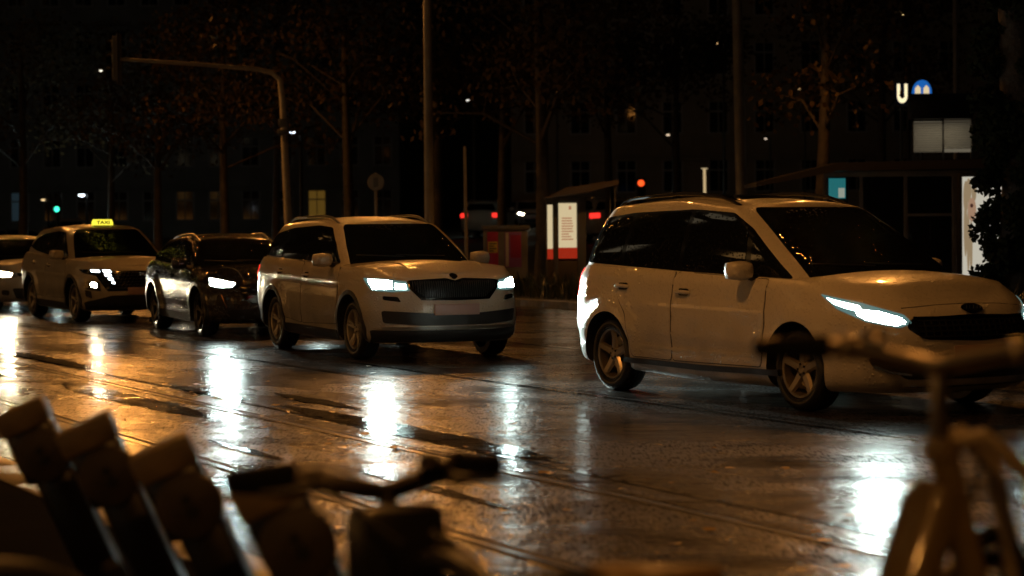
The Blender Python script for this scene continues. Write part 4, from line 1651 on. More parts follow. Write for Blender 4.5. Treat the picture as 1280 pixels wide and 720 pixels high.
for u0, u1, v0 in ((1142, 1178, 153), (1180, 1215, 149)):
    m = MB()
    for j in range(13):
        v = v0 + j * 2.9
        quad_box(u0, v, u1, v + 1.8, 54 + .08, .06, LOUV, .003, m)
    part(m, 'louvre', bx)
    m = quad_box(u0, v0 - 1, u1, 190, 54 + .25, .04, glow('louvre back light', (1, .86, .60), .12), .004)
    part(m, 'back_light', bx)
m = MB()
for u0 in (1140, 1178, 1214):
    quad_box(u0, 117, u0 + 3, 378, 54.1, .10, BLK, .01, m)
part(m, 'frame', bx)
L = bpy.data.lights.new('louvre_lamp', 'AREA')
L.energy, L.color, L.shape, L.size, L.size_y = 3.2, (1, .85, .6), 'RECTANGLE', 1.3, .08
o = link('louvre_lamp', L, bx)
o.location = at(1178, 146, 53.6) - bx.location
o.rotation_euler = (math.radians(-12), 0, 0)

# slim lit column lamp
Y = 75
lm = thing_at('column_lamp', 881, Y, 'slim column lamp with lit shaft and flat cap above the people carrier', 'street lamp')
m = MB()
a_, b_ = at(880.5, 211, Y), at(881, 242, Y)
m.tube([b_, a_], .045, glow('column lamp light', (1, .72, .36), .55), 10)
part(m, 'lit_shaft', lm)
m = MB()
m.tube([(b_.x, Y, lm.location.z), b_], .05, GALV, 10)
part(m, 'pole', lm)
m = MB()
m.lathe([(0, .025), (.11, .025), (.115, .0), (.05, -.025), (0, -.025)], glow('column cap light', (1, .76, .42), .4), 20, Matrix.Translation(a_) @ Matrix.Rotation(PI / 2, 4, 'X'))
part(m, 'cap', lm)


# ------------------------------------------------------------------ far lamps, signals, cars
def far_lamp(u, v, Y, col, s, r, label, name='street_lamp', cat='street lamp', group='distant street lamps'):
    root = thing_at(name, u, Y, label, cat, group)
    c_ = at(u, v, Y)
    m = MB()
    m.tube([(c_.x + .25, Y + .1, root.location.z), (c_.x + .25, Y + .1, c_.z + .05), (c_.x + .05, Y, c_.z + .13)], [.07, .05, .04], BLK, 8)
    part(m, 'pole', root)
    m = MB()
    m.bbox((c_.x, Y, c_.z + .1), (r * 3.2, r * 2, .12), BLK, .02)
    part(m, 'lamp_housing', root)
    m = MB()
    m.lathe([(0, -r * .7), (r * .8, -r * .45), (r, 0), (0, 0)], glow('far lamp %s' % label[:24], col, s), 16, Matrix.Translation((c_.x, Y, c_.z + .035)) @ Matrix.Rotation(PI / 2, 4, 'X'))
    part(m, 'lamp_glass', root)
    return root


far_lamp(365.5, 166, 70, (.85, .92, 1), 6, .085, 'small white lamp showing just beside the traffic mast')
far_lamp(126, 89, 95, (1, .9, .7), 2.5, .07, 'tiny white lamp just below the traffic light on the arm')
far_lamp(102, 244, 105, (.8, .9, 1), 6, .16, 'white lamp low above the taxi roof')
far_lamp(585, 126, 100, (1, .95, .85), 2.5, .07, 'tiny white lamp high above the thin grey post')
far_lamp(1125, 17, 66, (1, .62, .25), 5, .15, 'amber lamp high among the leaves above the letter sign')
far_lamp(897, 55, 90, (1, .6, .25), 3, .10, 'amber lamp high beside the thick grey pole')
fl_ = far_lamp(835, 169, 110, (1, .75, .5), 1.5, .09, 'dim lamp before the far facade above the people carrier')
far_lamp(957, 174, 110, (1, .8, .6), 1.5, .07, 'dim lamp just past the thick grey pole')
far_lamp(54, 250, 120, (1, .7, .35), 1.6, .12, 'dim amber lamp low over the pale grey hatchback')


for u_, v_, Y_, e_ in ((835, 100, 112, 20), (690, 110, 112, 24), (1000, 110, 112, 10)):  # fill lights added to bring up the far facade
    L = bpy.data.lights.new('facade_fill_light', 'POINT')
    L.energy, L.color, L.shadow_soft_size = e_, AMBER, .3
    o = link('facade_fill_light', L)
    o.location = at(u_, v_, Y_)
far_lamp(690, 112, 112, (1, .6, .25), 1.2, .08, 'dim amber lamp before the far facade above the display case')  # lamp bodies added where the facade fill lights stand
far_lamp(1000, 112, 112, (1, .6, .25), 1.2, .08, 'dim amber lamp before the far facade beside the leaning trunk')


def far_signal(u, v, Y, col, s, which, label):
    root = thing_at('traffic_signal', u, Y, label, 'traffic light', 'distant traffic lights')
    c_ = at(u, v, Y)
    zc_ = c_.z - (.3 if which == 0 else -.3)
    m = MB()
    m.tube([(c_.x, Y + .12, root.location.z), (c_.x, Y + .12, zc_ + .4)], .06, BLK, 8)
    part(m, 'post', root)
    m = MB()
    m.bbox((c_.x, Y, zc_), (.34, .2, .98), BLK, .03)
    for j in range(3):
        m.lathe([(.13, -.02), (.135, -.2), (.125, -.2), (.12, -.02)], BLK, 16, Matrix.Translation((c_.x, Y - .08, zc_ + .3 * (1 - j))))
    part(m, 'signal_head', root)
    m = MB()
    m.lathe([(0, -.03), (.07, -.022), (.115, 0), (0, 0)], glow('signal %s' % label[:20], col, s), 20, Matrix.Translation((c_.x, Y - .11, zc_ + .3 * (1 - which))))
    part(m, 'lit_lens', root)


far_signal(72, 261.5, 100, (.05, 1, .55), 3, 2, 'green traffic light far off above the hatchback and the taxi')
far_signal(801, 229, 80, (1, .09, .015), 1.8, 0, 'red traffic light glowing over the people carrier roof rail')


def far_car(src, u, Y, rz, label, z=0):
    c_ = copy_tree(src)
    p = on_ground(u, Y)
    c_.location = p
    c_.rotation_euler = (0, 0, rz)
    tag(c_, label, 'car', 'distant cars beyond the square')
    return c_


far_car(suv, 612, 100, math.radians(80), 'distant car with lit red tail lights between the thin post and the tree')
far_car(suv, 752, 84, math.radians(100), 'distant car with glowing red lights behind the display case roof')
far_car(hatch, 660, 118, math.radians(-80), 'distant car with warm headlights just past the dark trunk')
far_car(suv, 82, 120, math.radians(110), 'distant car with red tail lights just above the taxi bonnet')
far_car(cross, 28, 78, math.radians(-62), 'dark car standing behind the pale grey hatchback')


beams(mpv, MPV, .74, COLD, 30, 50)
beams(suv, SUV, .84, COLD, 3000, 40, -.6, y=.75)
beams(cross, CROSS, .74, COLD, 220, 36, 0)
beams(taxi, TAXI, .60, WARM, 90, 36, 0, y=.76)
beams(hatch, HATCH, .70, WARM, 100, 40)


# ------------------------------------------------------------------ trees
LEAF = mat('autumn leaf dark', (.075, .050, .016), .7, spec=.2, var=(3, .5))
LEAF_G = mat('ivy leaf', (.022, .030, .012), .7, spec=.15, var=(5, .4))
BARK = mat('wet bark', (.06, .048, .036), .6, bump=(14, .8, .03), var=(6, .4))


def leaf_cloud(m, rnd, blobs, n, size, material, z0=None):
    tot = sum(b[3] ** 2 for b in blobs)
    for bx_, by_, bz_, br_ in blobs:
        for _ in range(int(n * br_ ** 2 / tot)):
            a, c = rnd.uniform(0, 2 * PI), rnd.uniform(-1, 1)
            rr = br_ * rnd.random() ** .38
            s = math.sqrt(1 - c * c)
            p = Vector((bx_ + rr * s * math.cos(a), by_ + rr * s * math.sin(a), bz_ + rr * c * .8))
            q = Vector((rnd.gauss(0, 1), rnd.gauss(0, 1), rnd.gauss(0, 1))).normalized()
            w = q.orthogonal().normalized()
            l = size * rnd.uniform(.6, 1.3)
            h = q.cross(w) * l * .36
            m.add([p - q * l * .5, p + h, p + q * l * .5, p - h], [(0, 1, 2, 3)], material)


def tree(u, Y, r, H, label, seed, lean=0, crown_z=4.2, n=2600, spread=3.0, leaf=.16, material=None):
    rnd = random.Random(seed)
    p0 = on_ground(u, Y)
    root = empty('street_tree', p0)
    tag(root, label, 'tree', 'trees along the square')
    m = MB()
    P, Rr = [], []
    for k in range(9):
        t = k / 8
        P.append(Vector((lean * t * H + .06 * math.sin(3 * t + seed), .06 * math.cos(2.3 * t + seed), H * .72 * t)))
        Rr.append(r * (1.25 - .25 * min(1, t * 6)) * (1 - .6 * t))
    m.tube(P, Rr, BARK, 14)
    blobs = []
    for k in range(11):
        t = rnd.uniform(.42, .98)
        b_ = P[0].lerp(P[-1], t)
        a = k * 2.4 + rnd.random()
        L_ = spread * rnd.uniform(.6, 1.1) * (1.15 - t * .5)
        e = b_ + Vector((math.cos(a) * L_, math.sin(a) * L_, rnd.uniform(.5, 1.8)))
        mid = b_.lerp(e, .5) + Vector((0, 0, .35))
        m.tube([b_, mid, e], [r * .32 * (1.2 - t), r * .2 * (1.2 - t) + .01, .012], BARK, 7)
        for j in range(2):
            e2 = mid + Vector((rnd.uniform(-1, 1), rnd.uniform(-1, 1), rnd.uniform(.2, 1.0))) * L_ * .4
            m.tube([mid, e2], [.03, .008], BARK, 5)
            blobs.append((e2.x, e2.y, e2.z, rnd.uniform(.6, 1.1)))
        blobs.append((e.x, e.y, e.z, rnd.uniform(.7, 1.3)))
    m.build('trunk', root)
    c = MB()
    leaf_cloud(c, rnd, [b for b in blobs if b[2] > crown_z - 1], n, leaf, material or LEAF)
    c.build('crown', root, smooth=0, fix=False)
    return root


tree(676, 50, .19, 10.5, 'thick dark trunk standing beside the lit display case', 1)
tree(436, 58, .17, 10, 'dark tree rising behind the beige car and the round sign', 2)
tree(283, 62, .15, 9.5, 'dark tree rising behind the black car', 3)
tree(200, 70, .16, 9.5, 'dark tree behind the gap between taxi and black car', 4)
tree(140, 76, .15, 10, 'dark tree rising right behind the lit roof sign of the taxi', 5)
tree(28, 74, .18, 10.5, 'dark tree with amber lit leaves above the pale grey hatchback', 6)
tree(1020, 46, .17, 10, 'leaning dark trunk just past the thick grey pole', 7, lean=.03, spread=1.7, n=1500)
tree(760, 66, .15, 10.5, 'dark tree rising behind the roof of the display case', 8)
tree(848, 70, .13, 10, 'slim dark tree by the slim column lamp', 9)
tree(1105, 64, .16, 11, 'dark tree with amber lit leaves behind the letter sign', 10)
tree(630, 60, .15, 10.5, 'dark tree rising behind the poster cabinet', 11)
tree(345, 72, .15, 11, 'dark tree rising behind the traffic light mast', 12)
tree(545, 62, .20, 10.5, 'ivy clad dark trunk just behind the tall bare pale pole', 13, n=3200)

# ivy clad tree close on the right
rnd = random.Random(31)
p0 = on_ground(1274, 33)
root = empty('ivy_tree', p0)
tag(root, 'big dark tree clad in ivy from root to crown beside the lit advertising panel', 'tree')
m = MB()
m.tube([(0, 0, 0), (.05, 0, 2), (-.05, 0, 4.5), (0, .1, 8)], [.34, .30, .26, .2], BARK, 14)
for k in range(8):
    a = k * 2.1
    m.tube([(0, 0, 3.5 + k * .5), (math.cos(a) * .9, math.sin(a) * .9, 4.6 + k * .6), (math.cos(a) * 2, math.sin(a) * 2, 5.4 + k * .7)], [.09, .06, .02], BARK, 7)
m.build('trunk', root)
m = MB()
bl = []
for k in range(170):
    z = .1 + 8.2 * k / 170
    a = rnd.uniform(0, 2 * PI)
    d = rnd.uniform(.24, .56)
    bl.append((math.cos(a) * d, math.sin(a) * d, z, rnd.uniform(.16, .34)))
leaf_cloud(m, rnd, bl, 34000, .105, LEAF_G)
m.build('ivy', root, smooth=0, fix=False)

# planting strip along the far kerb
m = MB()
rnd = random.Random(77)
BLADE = mat('wet planting blade', (.045, .055, .025), .35, var=(4, .5))
for k in range(5200):
    x, y = rnd.uniform(19.5, 21.0), rnd.uniform(14, 62)
    h, a, w = rnd.uniform(.25, .62), rnd.uniform(0, 6.3), rnd.uniform(.008, .02)
    dx, dy = math.cos(a) * w, math.sin(a) * w
    lx, ly = rnd.gauss(0, .16), rnd.gauss(0, .16)
    m.add([(x - dx, y - dy, .1), (x + dx, y + dy, .1), (x + lx * .5 + dx * .8, y + ly * .5 + dy * .8, .1 + h * .65), (x + lx * .5 - dx * .8, y + ly * .5 - dy * .8, .1 + h * .65), (x + lx, y + ly, .1 + h * .9)],
          [(0, 1, 2, 3), (3, 2, 4)], BLADE)
tag(street(m.build('ground_planting', smooth=0, fix=False)), 'strip of wet grassy planting along the far kerb', None, None, 'stuff')


# ------------------------------------------------------------------ buildings behind the trees
def facade(name, u0, u1, Y, H, label, lit, seed, wall, cols, rows, rz=0):
    rnd = random.Random(seed)
    a_, b_ = at(u0, 300, Y), at(u1, 300, Y)
    W_ = b_.x - a_.x
    p0 = on_ground((u0 + u1) / 2, Y)
    root = tag(empty(name, p0), label, 'building')
    m = MB()
    m.box((0, 5, H / 2), (W_, 10, H), wall)
    for j in range(rows + 1):
        z = 3.6 + j * 3.4
        m.bbox((0, -.04, z - .5), (W_ + .1, .28, .22), wall, .03)
    m.build('wall', root, smooth=0)
    m = MB()
    m.prism([(-.4, 0), (10.4, 0), (8, 2.6), (2, 2.6)], (-W_ / 2, 0, H), (0, 1, 0), (0, 0, 1), (1, 0, 0), W_, mat('roof tiles dark', (.06, .04, .035), .7))
    m.build('roof', root, smooth=0)
    FR, DG = mat('window frame pale', (.35, .33, .30), .5), mat('dark window pane', (.012, .013, .014), .06)
    for i in range(cols):
        for j in range(rows):
            x = -W_ / 2 + (i + .5) * W_ / cols
            z = 1.2 + j * 3.4
            m = MB()
            for dx in (-.56, .56, 0):
                m.box((x + dx, -.03, z + .9), (.10 if dx else .05, .10, 1.9), FR)
            for dz in (0, 1.25, 1.86):
                m.box((x, -.034, z + dz), (1.04, .09, .08), FR)
            m.bbox((x, -.16, z + 2.08), (1.5, .3, .14), wall, .03)
            w_ = m.build('window', root, smooth=0)
            m = MB()
            m.box((x, -.008, z + .93), (1.1, .03, 1.8), lit.get((i, j), DG))
            m.build('pane', w_, smooth=0)
    return root


WALL_A = mat('rendered facade ochre', (.26, .22, .16), .8, bump=(3, .3, .02), var=(.5, .25))
WALL_B = mat('rendered facade grey', (.22, .21, .19), .8, bump=(3, .3, .02), var=(.5, .25))
WY, WB = glow('lit window amber', (1, .54, .08), .08), glow('lit window blue', (.30, .55, .70), .03)
facade('apartment_house', 640, 1330, 128, 17, 'long ochre apartment house barely visible behind the trees', {}, 1, WALL_A, 12, 4)
facade('apartment_house', -160, 500, 140, 20, 'dark grey apartment house with a few lit amber windows behind the trees', {(13, 0): WY, (4, 0): WB}, 2, WALL_B, 16, 5)


# unseen shops on the near side; lit windows added to fill and mirror in car flanks
root = tag(empty('shop_row'), 'unseen row of shops along the near pavement, its lit windows added as fill light', 'building')
root.rotation_euler = (0, 0, HEADING)
m = MB()
m.box((-9.6, 45, 13), (4, 110, 26), WALL_B)
m.build('wall', root, smooth=0)
rnd = random.Random(12)
SHOPS = [glow('shop light warm', (1, .46, .12), .8), glow('shop light cool', (.7, .85, .7), .12), glow('shop light amber', (1, .40, .08), 1.2), glow('shop light dim', (1, .5, .14), .3)]
DGP = mat('dark window pane', (.012,) * 3)
FLATS = [DGP, DGP, DGP, glow('flat light warm', (1, .52, .16), 1.1), glow('flat light white', (1, .8, .5), .5), DGP]
for k in range(16):
    y = -4 + k * 6
    m = MB()
    m.bbox((-7.55, y, 1.75), (.16, 4.4, 2.9), GREYM, .02)
    w_ = m.build('shop_window', root)
    m = MB()
    for q in range(3):
        m.box((-7.455, y - 1.4 + q * 1.4, 1.75), (.03, 1.28, 2.5), SHOPS[(k * 7 + 1) % 4])
    m.build('pane', w_, smooth=0)
    for j in range(6):
        m = MB()
        m.bbox((-7.56, y, 5.4 + j * 3.3), (.12, 1.3, 1.9), mat('window frame pale', (.35, .33, .30)), .02)
        m.box((-7.49, y, 5.4 + j * 3.3), (.03, 1.1, 1.7), FLATS[rnd.randrange(6)])
        m.build('window', root, smooth=0)


# ------------------------------------------------------------------ bike hire station in the foreground
POST = mat('docking post black', (.016, .015, .015), .28, bump=(120, .15, .002))
POST_M = mat('docking post brushed metal', (.42, .38, .32), .3, metal=1, bump=(80, .2, .002), var=(6, .3))
POST_Y = mat('docking head weathered', (.21, .155, .085), .42, bump=(40, .3, .003), var=(9, .35))
LOCKF = mat('lock face grey brown', (.055, .042, .030), .55, bump=(50, .2, .003), var=(8, .3))


def docking_post(p, yaw, k=1.04):
    """flat post leaning 25 degrees, square head with a metal cap and a round lock face"""
    root = empty('docking_post', (p.x, p.y, .12), yaw)
    lean = Matrix.Rotation(math.radians(-24), 3, 'Y')

    def Q(x, y, z):
        return lean @ Vector((x, y, z))
    Lh = .775
    m = MB()
    m.bbox(Q(0, 0, Lh * .5 - .1), (.135 * k, .15, Lh + .0), POST, .02, M=lean)
    m.build('post', root)
    m = MB()
    for s in (1,):
        m.bbox(Q(s * .072 * k, .06, Lh * .5 - .1), (.008, .03, Lh * .98), POST_M, .004, M=lean)
    m.build('edge_strip', root)
    m = MB()
    m.bbox(Q(-.01, -.005, Lh - .11), (.165 * k, .19, .20), POST, .02, M=lean)
    h = m.build('dock_head', root)
    m = MB()
    m.bbox(Q(-.012, -.005, Lh + .022), (.175 * k, .225, .085), POST_Y, .007, M=lean)
    m.build('cap', h)
    m = MB()
    lm4 = Matrix.Translation(Q(.0, -.105, Lh - .125)) @ lean.to_4x4()
    m.lathe([(0, -.014), (.082, -.014), (.096, -.006), (.099, .03), (0, .03)], LOCKF, 32, lm4)
    for dx, dz, rr in ((0, .022, .014), (.004, -.018, .02), (-.045, 0, .006), (.045, 0, .006)):
        m.lathe([(0, -.018), (rr, -.017), (rr * 1.1, -.01), (0, -.01)], BLK, 16, lm4 @ Matrix.Translation((dx, 0, dz)))
    m.build('lock_face', h)
    return root


lab = ['docking post with lit cap, farthest along the row of hire bike posts', 'docking post second from the far end of the row of hire bike posts',
       'docking post third from the far end of the row of hire bike posts', 'docking post nearest the dark hire bike, its head behind the black grip']
for (u, v), l_ in zip([(34, 517), (114, 538), (209, 567), (338, 606)], lab):
    tp = ground_at(u, v, .85)
    p = Vector((tp.x + .33, tp.y, 0))
    if l_ == lab[0]:
        proto = docking_post(p, math.radians(8))
        o = proto
    else:
        o = copy_tree(proto)
        o.location = (p.x, p.y, .12)
    tag(o, l_, 'docking post', 'docking posts of the hire bike row')

FRAME_Y = mat('bike frame yellow', (.20, .145, .055), .4, coat=.5, bump=(60, .15, .002), var=(5, .2))
GRIP = mat('black rubber grip', (.008, .008, .008), .85, spec=.2, bump=(90, .4, .003))
SADDLE_B = mat('brown saddle cover', (.30, .19, .07), .4, bump=(50, .3, .003), var=(8, .3))
BAR_ALU = mat('handlebar alloy', (.48, .42, .33), .3, metal=1, bump=(50, .15, .002))


def hire_bike(head, yaw, steer, hz, bar_z, label, saddle_z, bar_len=.31, sweep=.10, fm=None, bm_=None, bar_r=.0145, gk=1.0):
    BIKE_Y, ALU = fm or FRAME_Y, bm_ or BAR_ALU
    SADDLE = GRIP if fm else SADDLE_B
    """step-through hire bike; head = world point of the top of the head tube, yaw = heading"""
    S_ = hz / .98
    root = empty('hire_bike', (head.x - math.cos(yaw) * .86, head.y - math.sin(yaw) * .86, .12), yaw)
    tag(root, label, 'bicycle', 'hire bikes standing in the row of posts')
    zt = hz - .12
    ht, hb = Vector((.86, 0, zt)), Vector((.93, 0, zt - .26))
    bb = Vector((.42, 0, .30))
    m = MB()
    m.tube([ht + Vector((0, 0, .02)), hb], [.030, .034], BIKE_Y, 14)
    m.tube([ht + Vector((-.01, 0, -.06)), ht + Vector((-.03, 0, -.10)), Vector((.70, 0, zt - .45)), Vector((.52, 0, .36)), bb], [.050, .062, .066, .066, .055], BIKE_Y, 16)
    m.tube([bb, Vector((.26, 0, .70))], [.026, .024], BIKE_Y, 12)
    for s in (1, -1):
        m.tube([bb + Vector((0, s * .03, 0)), Vector((0, s * .065, .33))], [.016, .012], BIKE_Y, 8)
        m.tube([Vector((.30, s * .02, .62)), Vector((0, s * .065, .33))], [.014, .011], BIKE_Y, 8)
    m.build('frame', root)
    R_ = Matrix.Rotation(steer, 3, 'Z')
    tl = Vector((.93 - .86, 0, -.26)).normalized()

    def st(p):
        return ht + R_ @ (Vector(p))
    ax_ = Vector((.28, 0, .34 - zt))
    m = MB()
    for s in (1, -1):
        m.tube([st((.08, s * .055, -.28)), st((.13, s * .06, -.40)), st((ax_.x, s * .055, ax_.z))], [.020, .017, .012], BIKE_Y, 10)
    m.tube([st((.06, -.07, -.275)), st((.07, 0, -.255)), st((.06, .07, -.275))], [.022, .026, .022], BIKE_Y, 10)
    m.build('fork', root)

    def wheel(c, rot, name='wheel'):
        w = MB()
        M = Matrix.Translation(c) @ Matrix.Rotation(rot, 4, 'Z')
        w.lathe([(0, -.05), (.03, -.045), (.034, 0), (.03, .045), (0, .05)], GALV, 16, M)
        wo = w.build('wheel', root)
        t = MB()
        t.lathe([(.315 + .02 * math.cos(a * PI / 5), .02 * math.sin(a * PI / 5)) for a in range(10)], mat('wet tyre rubber', (.012,) * 3), 48, M, closed=True)
        t.build('tyre', wo)
        t = MB()
        t.lathe([(.292, -.012), (.30, -.012), (.30, .012), (.292, .012)], GALV, 48, M, closed=True)
        for k in range(18):
            a = 2 * PI * k / 18
            t.tube([M @ Vector((.03 * math.cos(a + .5), (-1) ** k * .03, .03 * math.sin(a + .5))), M @ Vector((.293 * math.cos(a), 0, .293 * math.sin(a)))], .0015, GALV, 4)
        t.build('rim', wo)
    wheel(ht + R_ @ ax_, steer)
    wheel(Vector((0, 0, .34)), 0)
    for nm, c, rot in (('mudguard', ht + R_ @ ax_, steer), ('mudguard', Vector((0, 0, .34)), 0)):
        m = MB()
        M = Matrix.Translation(c) @ Matrix.Rotation(rot, 4, 'Z')
        P = [M @ Vector((math.cos(a) * .365, 0, math.sin(a) * .365)) for a in [(.15 + .8 * k / 12) * PI for k in range(13)]]
        m.tube(P, .024, BLK, 8)
        m.build(nm, root)
    # stem and handlebar
    bc = Vector((-.04, 0, bar_z - .12 - zt))
    m = MB()
    m.tube([st((0, 0, .0)), st((-.02, 0, bc.z * .5)), st((bc.x + .02, 0, bc.z - .02)), st(bc)], [.022, .020, .021, .024], ALU, 12)
    m.lathe([(0, -.02), (.036, -.02), (.040, 0), (.036, .02), (0, .02)], BIKE_Y, 20, Matrix.Translation(ht + Vector((0, 0, .02))) @ Matrix.Rotation(PI / 2, 4, 'X'))
    m.build('stem', root)
    m = MB()
    H_ = [(-sweep - .13, s * bar_len, .03) if abs(s) == 1 else (0, 0, 0) for s in (0,)]
    P = []
    for t in [-1, -.75, -.5, -.22, 0, .22, .5, .75, 1]:
        P.append(st(bc + Vector((-sweep * abs(t) ** 1.6, t * bar_len, .035 * min(1, abs(t) * 2)))))
    m.tube(P, bar_r, ALU, 10)
    hbm = m.build('handlebar', root)
    for s in (1, -1):
        m = MB()
        a_ = bc + Vector((-sweep * .62 ** 1.6, s * .60 * bar_len, .035))
        b_ = bc + Vector((-sweep * 1.05, s * 1.03 * bar_len, .032))
        m.tube([st(a_), st(a_.lerp(b_, .1)), st(a_.lerp(b_, .55)), st(b_), st(b_ + Vector((-.004, s * .006, 0)))], [.019 * gk, .026 * gk, .022 * gk ** .8, .021 * gk ** .5, .011], GRIP, 14)
        m.build('grip', hbm)
        m = MB()
        c_ = bc + Vector((-sweep * .5 ** 1.6, s * .50 * bar_len, .035))
        m.tube([st(c_), st(c_ + Vector((.045, s * .01, -.01))), st(c_ + Vector((.055, s * .06, -.015))), st(c_ + Vector((.045, s * .14, -.02)))], [.013, .010, .008, .006], BLK, 8)
        m.bbox(st(c_), (.04, .04, .05), ALU, .008)
        m.build('brake_lever', hbm)
        m = MB()
        m.tube([st(c_ + Vector((.05, 0, -.01))), st(c_ + Vector((.13, -s * .03, -.05))), st(Vector((.15, s * .05, .04))), st(Vector((.10, s * .03, -.08))), st(Vector((.06, s * .02, -.2)))], .0055, BLK, 6)
        m.build('brake_cable', root)
    m = MB()
    c_ = bc + Vector((-.01, .36 * bar_len, .05))
    m.lathe([(0, -.03), (.018, -.026), (.027, -.01), (.028, 0), (0, 0)], ALU, 20, Matrix.Translation(st(c_)) @ Matrix.Rotation(-PI / 2, 4, 'X'))
    m.build('bell', hbm)
    if fm:
        m = MB()
        q0 = st(bc + Vector((.05, 0, -.105)))
        m.bbox(q0, (.11, .21, .17), BLK, .03, M=R_)
        m.lathe([(0, -.012), (.018, -.01), (.021, 0), (0, 0)], BAR_ALU, 16, Matrix.Translation(q0) @ R_.to_4x4() @ Matrix.Translation((-.058, .03, .03)) @ Matrix.Rotation(-PI / 2, 4, 'Z'))
        m.build('control_box', hbm)
    # looped cable guards on the head
    for s in (1, -1):
        m = MB()
        q0 = ht + Vector((0, s * .01, .03))
        m.tube([q0, q0 + Vector((.07, s * .03, .015)), q0 + Vector((.16, s * .05, -.06)), q0 + Vector((.21, s * .06, -.22)), q0 + Vector((.23, s * .06, -.42))], [.012, .018, .019, .018, .013], BIKE_Y if fm else mat('pale carrier tube', (.42, .34, .20), .45), 10)
        m.build('front_carrier', root)
    # saddle on its post
    m = MB()
    m.tube([Vector((.28, 0, .64)), Vector((.21, 0, saddle_z - .06))], .015, ALU, 10)
    m.build('seat_post', root)
    m = MB()
    prof = [(-.13, .03, .0), (-.12, .075, .01), (-.07, .095, .012), (-.01, .075, .004), (.05, .045, -.002), (.10, .03, -.004), (.14, .02, -.008), (.15, .008, -.012)]
    vs, fs, NN = [], [], 14
    for x, w, dz in prof:
        for k in range(NN):
            a = 2 * PI * k / NN
            vs.append(Vector((.20 + x, w * math.cos(a), saddle_z + dz - .03 + .028 * math.sin(a))))
    for i in range(len(prof) - 1):
        for k in range(NN):
            fs.append((i * NN + k, i * NN + (k + 1) % NN, (i + 1) * NN + (k + 1) % NN, (i + 1) * NN + k))
    fs += [tuple(range(NN)), tuple((len(prof) - 1) * NN + k for k in range(NN))]
    m.add(vs, fs, SADDLE)
    m.build('saddle', root)
    # cranks and pedals
    m = MB()
    m.lathe([(0, -.05), (.08, -.05), (.085, -.046), (0, -.046)], BLK, 24, Matrix.Translation(bb))
    for s in (1, -1):
        m.tube([bb + Vector((0, s * .06, 0)), bb + Vector((s * .15, s * .075, -.06))], .011, GALV, 8)
        m.bbox(bb + Vector((s * .15, s * .13, -.06)), (.09, .10, .025), BLK, .006)
    m.build('pedal_crank', root)
    return root


hB = at(1178, 572, 4.5)
hire_bike(hB, math.radians(22), math.radians(38), hB.z - .0, at(1130, 456, 4.5).z, 'yellow hire bike with turned handlebar standing nearest the people carrier headlight', at(800, 712, 4.2).z - .12, bar_len=.36, sweep=.05, bar_r=.020)
hA = at(492, 690, 4.7)
hire_bike(hA, math.radians(20), math.radians(-82), hA.z, at(500, 618, 4.7).z, 'hire bike with black grip pointing across the road beside the docking posts', .50, fm=mat('bike frame dark', (.02, .019, .018), .35), bm_=mat('bar dark metal', (.05, .045, .04), .4, metal=1), bar_r=.024, gk=1.55)


# ------------------------------------------------------------------ lamps hung over the street
def hung_lamp(p, energy, label, size=160, tilt=0):
    root = empty('hanging_street_lamp', p)
    tag(root, label, 'street lamp', 'lamps hung over the street')
    m = MB()
    m.lathe([(0, .10), (.12, .09), (.20, .02), (.26, -.10), (.24, -.10), (.18, .0), (0, .04)], BLK, 28, Matrix.Rotation(PI / 2, 4, 'X') @ Matrix.Scale(-1, 4, (0, 1, 0)))
    m.build('lamp_housing', root)
    m = MB()
    m.lathe([(0, -.06), (.12, -.04), (.2, .0), (0, .0)], glow('street lamp glass', AMBER, 12), 24, Matrix.Translation((0, 0, -.05)) @ Matrix.Rotation(PI / 2, 4, 'X') @ Matrix.Scale(-1, 4, (0, 1, 0)) @ Matrix.Scale(-1, 4, (0, 1, 0)))
    m.build('lamp_glass', root)
    m = MB()
    m.tube([NV * -14 + Vector((0, 0, 1.5)), Vector((0, 0, .25)), NV * 14 + Vector((0, 0, 1.5))], .012, BLK, 6)
    m.tube([(0, 0, .09), (0, 0, .25)], .015, BLK, 6)
    m.build('span_wire', root)
    L = bpy.data.lights.new('street_lamp_light', 'SPOT')
    L.energy, L.color, L.spot_size, L.spot_blend, L.shadow_soft_size = energy, AMBER, math.radians(size), .4, .18
    o = link('street_lamp_light', L, root)
    o.location = (0, 0, -.16)
    d = Vector((0, 0, -1)) * math.cos(math.radians(tilt)) - NV * math.sin(math.radians(tilt)) if not isinstance(tilt, tuple) else NV * tilt[0] + TV * tilt[1] - Vector(p)
    o.rotation_euler = d.to_track_quat('-Z', 'Y').to_euler()


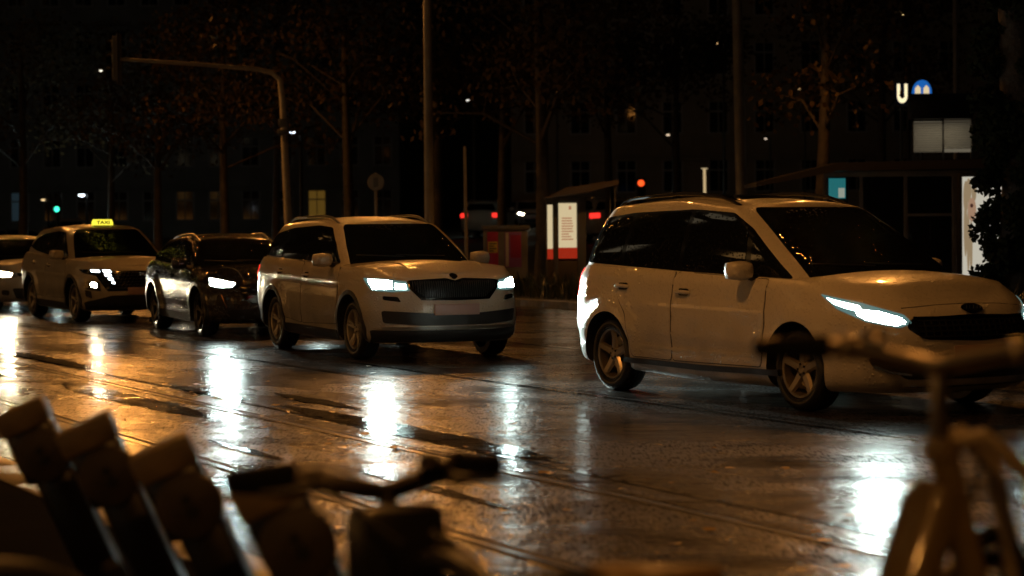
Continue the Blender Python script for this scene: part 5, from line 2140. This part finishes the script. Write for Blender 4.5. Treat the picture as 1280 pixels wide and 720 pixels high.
for off, s, h, e, sz, ti, l_ in ((-1, -10, 9, 1300, 150, 0, 'over the pavement behind the hire bikes'), (4.2, 13.5, 8, 620, 140, 0, 'over the tram rails, unseen, added to lighten the car sides'), (4.0, 6.5, 8.0, 160, 130, 0, 'over the kerb right above the docking posts'), (9, 26, 9, 440, 140, 10, 'over the people carrier'),  # the tram rail lamp is an added fill for the car sides
                                 (17, 40, 9.2, 1900, 84, (6, 16), 'over the far kerb behind the beige car'), (17, 60, 9.2, 2300, 70, (5.5, 20), 'over the far kerb behind the taxi'), (11, 52, 9.5, 1200, 165, 0, 'over the taxi'), (18, 25, 9, 1300, 80, (6.5, 8), 'over the far kerb, unseen, added for amber sheen on the road'),  # the last one is added for amber sheen on the near road
                                 (22.5, 36, 7.6, 420, 130, 0, 'over the far pavement, unseen, added to light the display case')):  # unseen lamp added to brighten the cabinet, display case and posts
    p = NV * off + TV * s
    hung_lamp(Vector((p.x, p.y, h)), e, 'amber lamp hung on a wire %s' % l_, sz, ti)

# ------------------------------------------------------------------ night sky, sun lamp turned down to a glimmer, camera
w = bpy.data.worlds.new('World')
SC.world = w
w.use_nodes = True
nt = w.node_tree
sky = nt.nodes.new('ShaderNodeTexSky')
sky.sky_type = 'NISHITA'
sky.sun_disc = False
sky.sun_elevation = math.radians(4)
sky.sun_rotation = math.radians(200)
bg = nt.nodes['Background']
bg.inputs['Strength'].default_value = .00005
nt.links.new(sky.outputs['Color'], bg.inputs['Color'])
sl = bpy.data.lights.new('sun', 'SUN')
sl.energy, sl.angle, sl.color = .002, math.radians(5), (1, .9, .75)
so = link('sun', sl)
so.rotation_euler = (math.radians(60), 0, math.radians(20))

cam = bpy.data.cameras.new('camera')
cam.sensor_width = 36
cam.lens = F / 1280 * 36
cam.clip_start, cam.clip_end = .1, 2000
cam.dof.use_dof = True
cam.dof.focus_distance = 22
cam.dof.aperture_fstop = cam.lens / 1000 / .036
cam.dof.aperture_blades = 9
co = link('camera', cam)
cr, sr, cp, sp = math.cos(ROLL), math.sin(ROLL), math.cos(PITCH), math.sin(PITCH)
fwd = Vector((0, cp, -sp))
up0 = Vector((0, sp, cp))
right = Vector((1, 0, 0)) * cr - up0 * sr
up = Vector((1, 0, 0)) * sr + up0 * cr
M = Matrix((right, up, -fwd)).transposed().to_4x4()
M.translation = Vector((0, 0, EYE))
co.matrix_world = M
SC.camera = co
vs_ = SC.view_settings
vs_.view_transform, vs_.look, vs_.exposure, vs_.gamma = 'Standard', 'None', 0, 1
vs_.use_curve_mapping = False
cy = SC.cycles
cy.use_denoising = True
cy.max_bounces, cy.diffuse_bounces, cy.glossy_bounces, cy.transmission_bounces, cy.volume_bounces = 5, 2, 3, 2, 0
cy.sample_clamp_indirect = 4
cy.use_light_tree = True
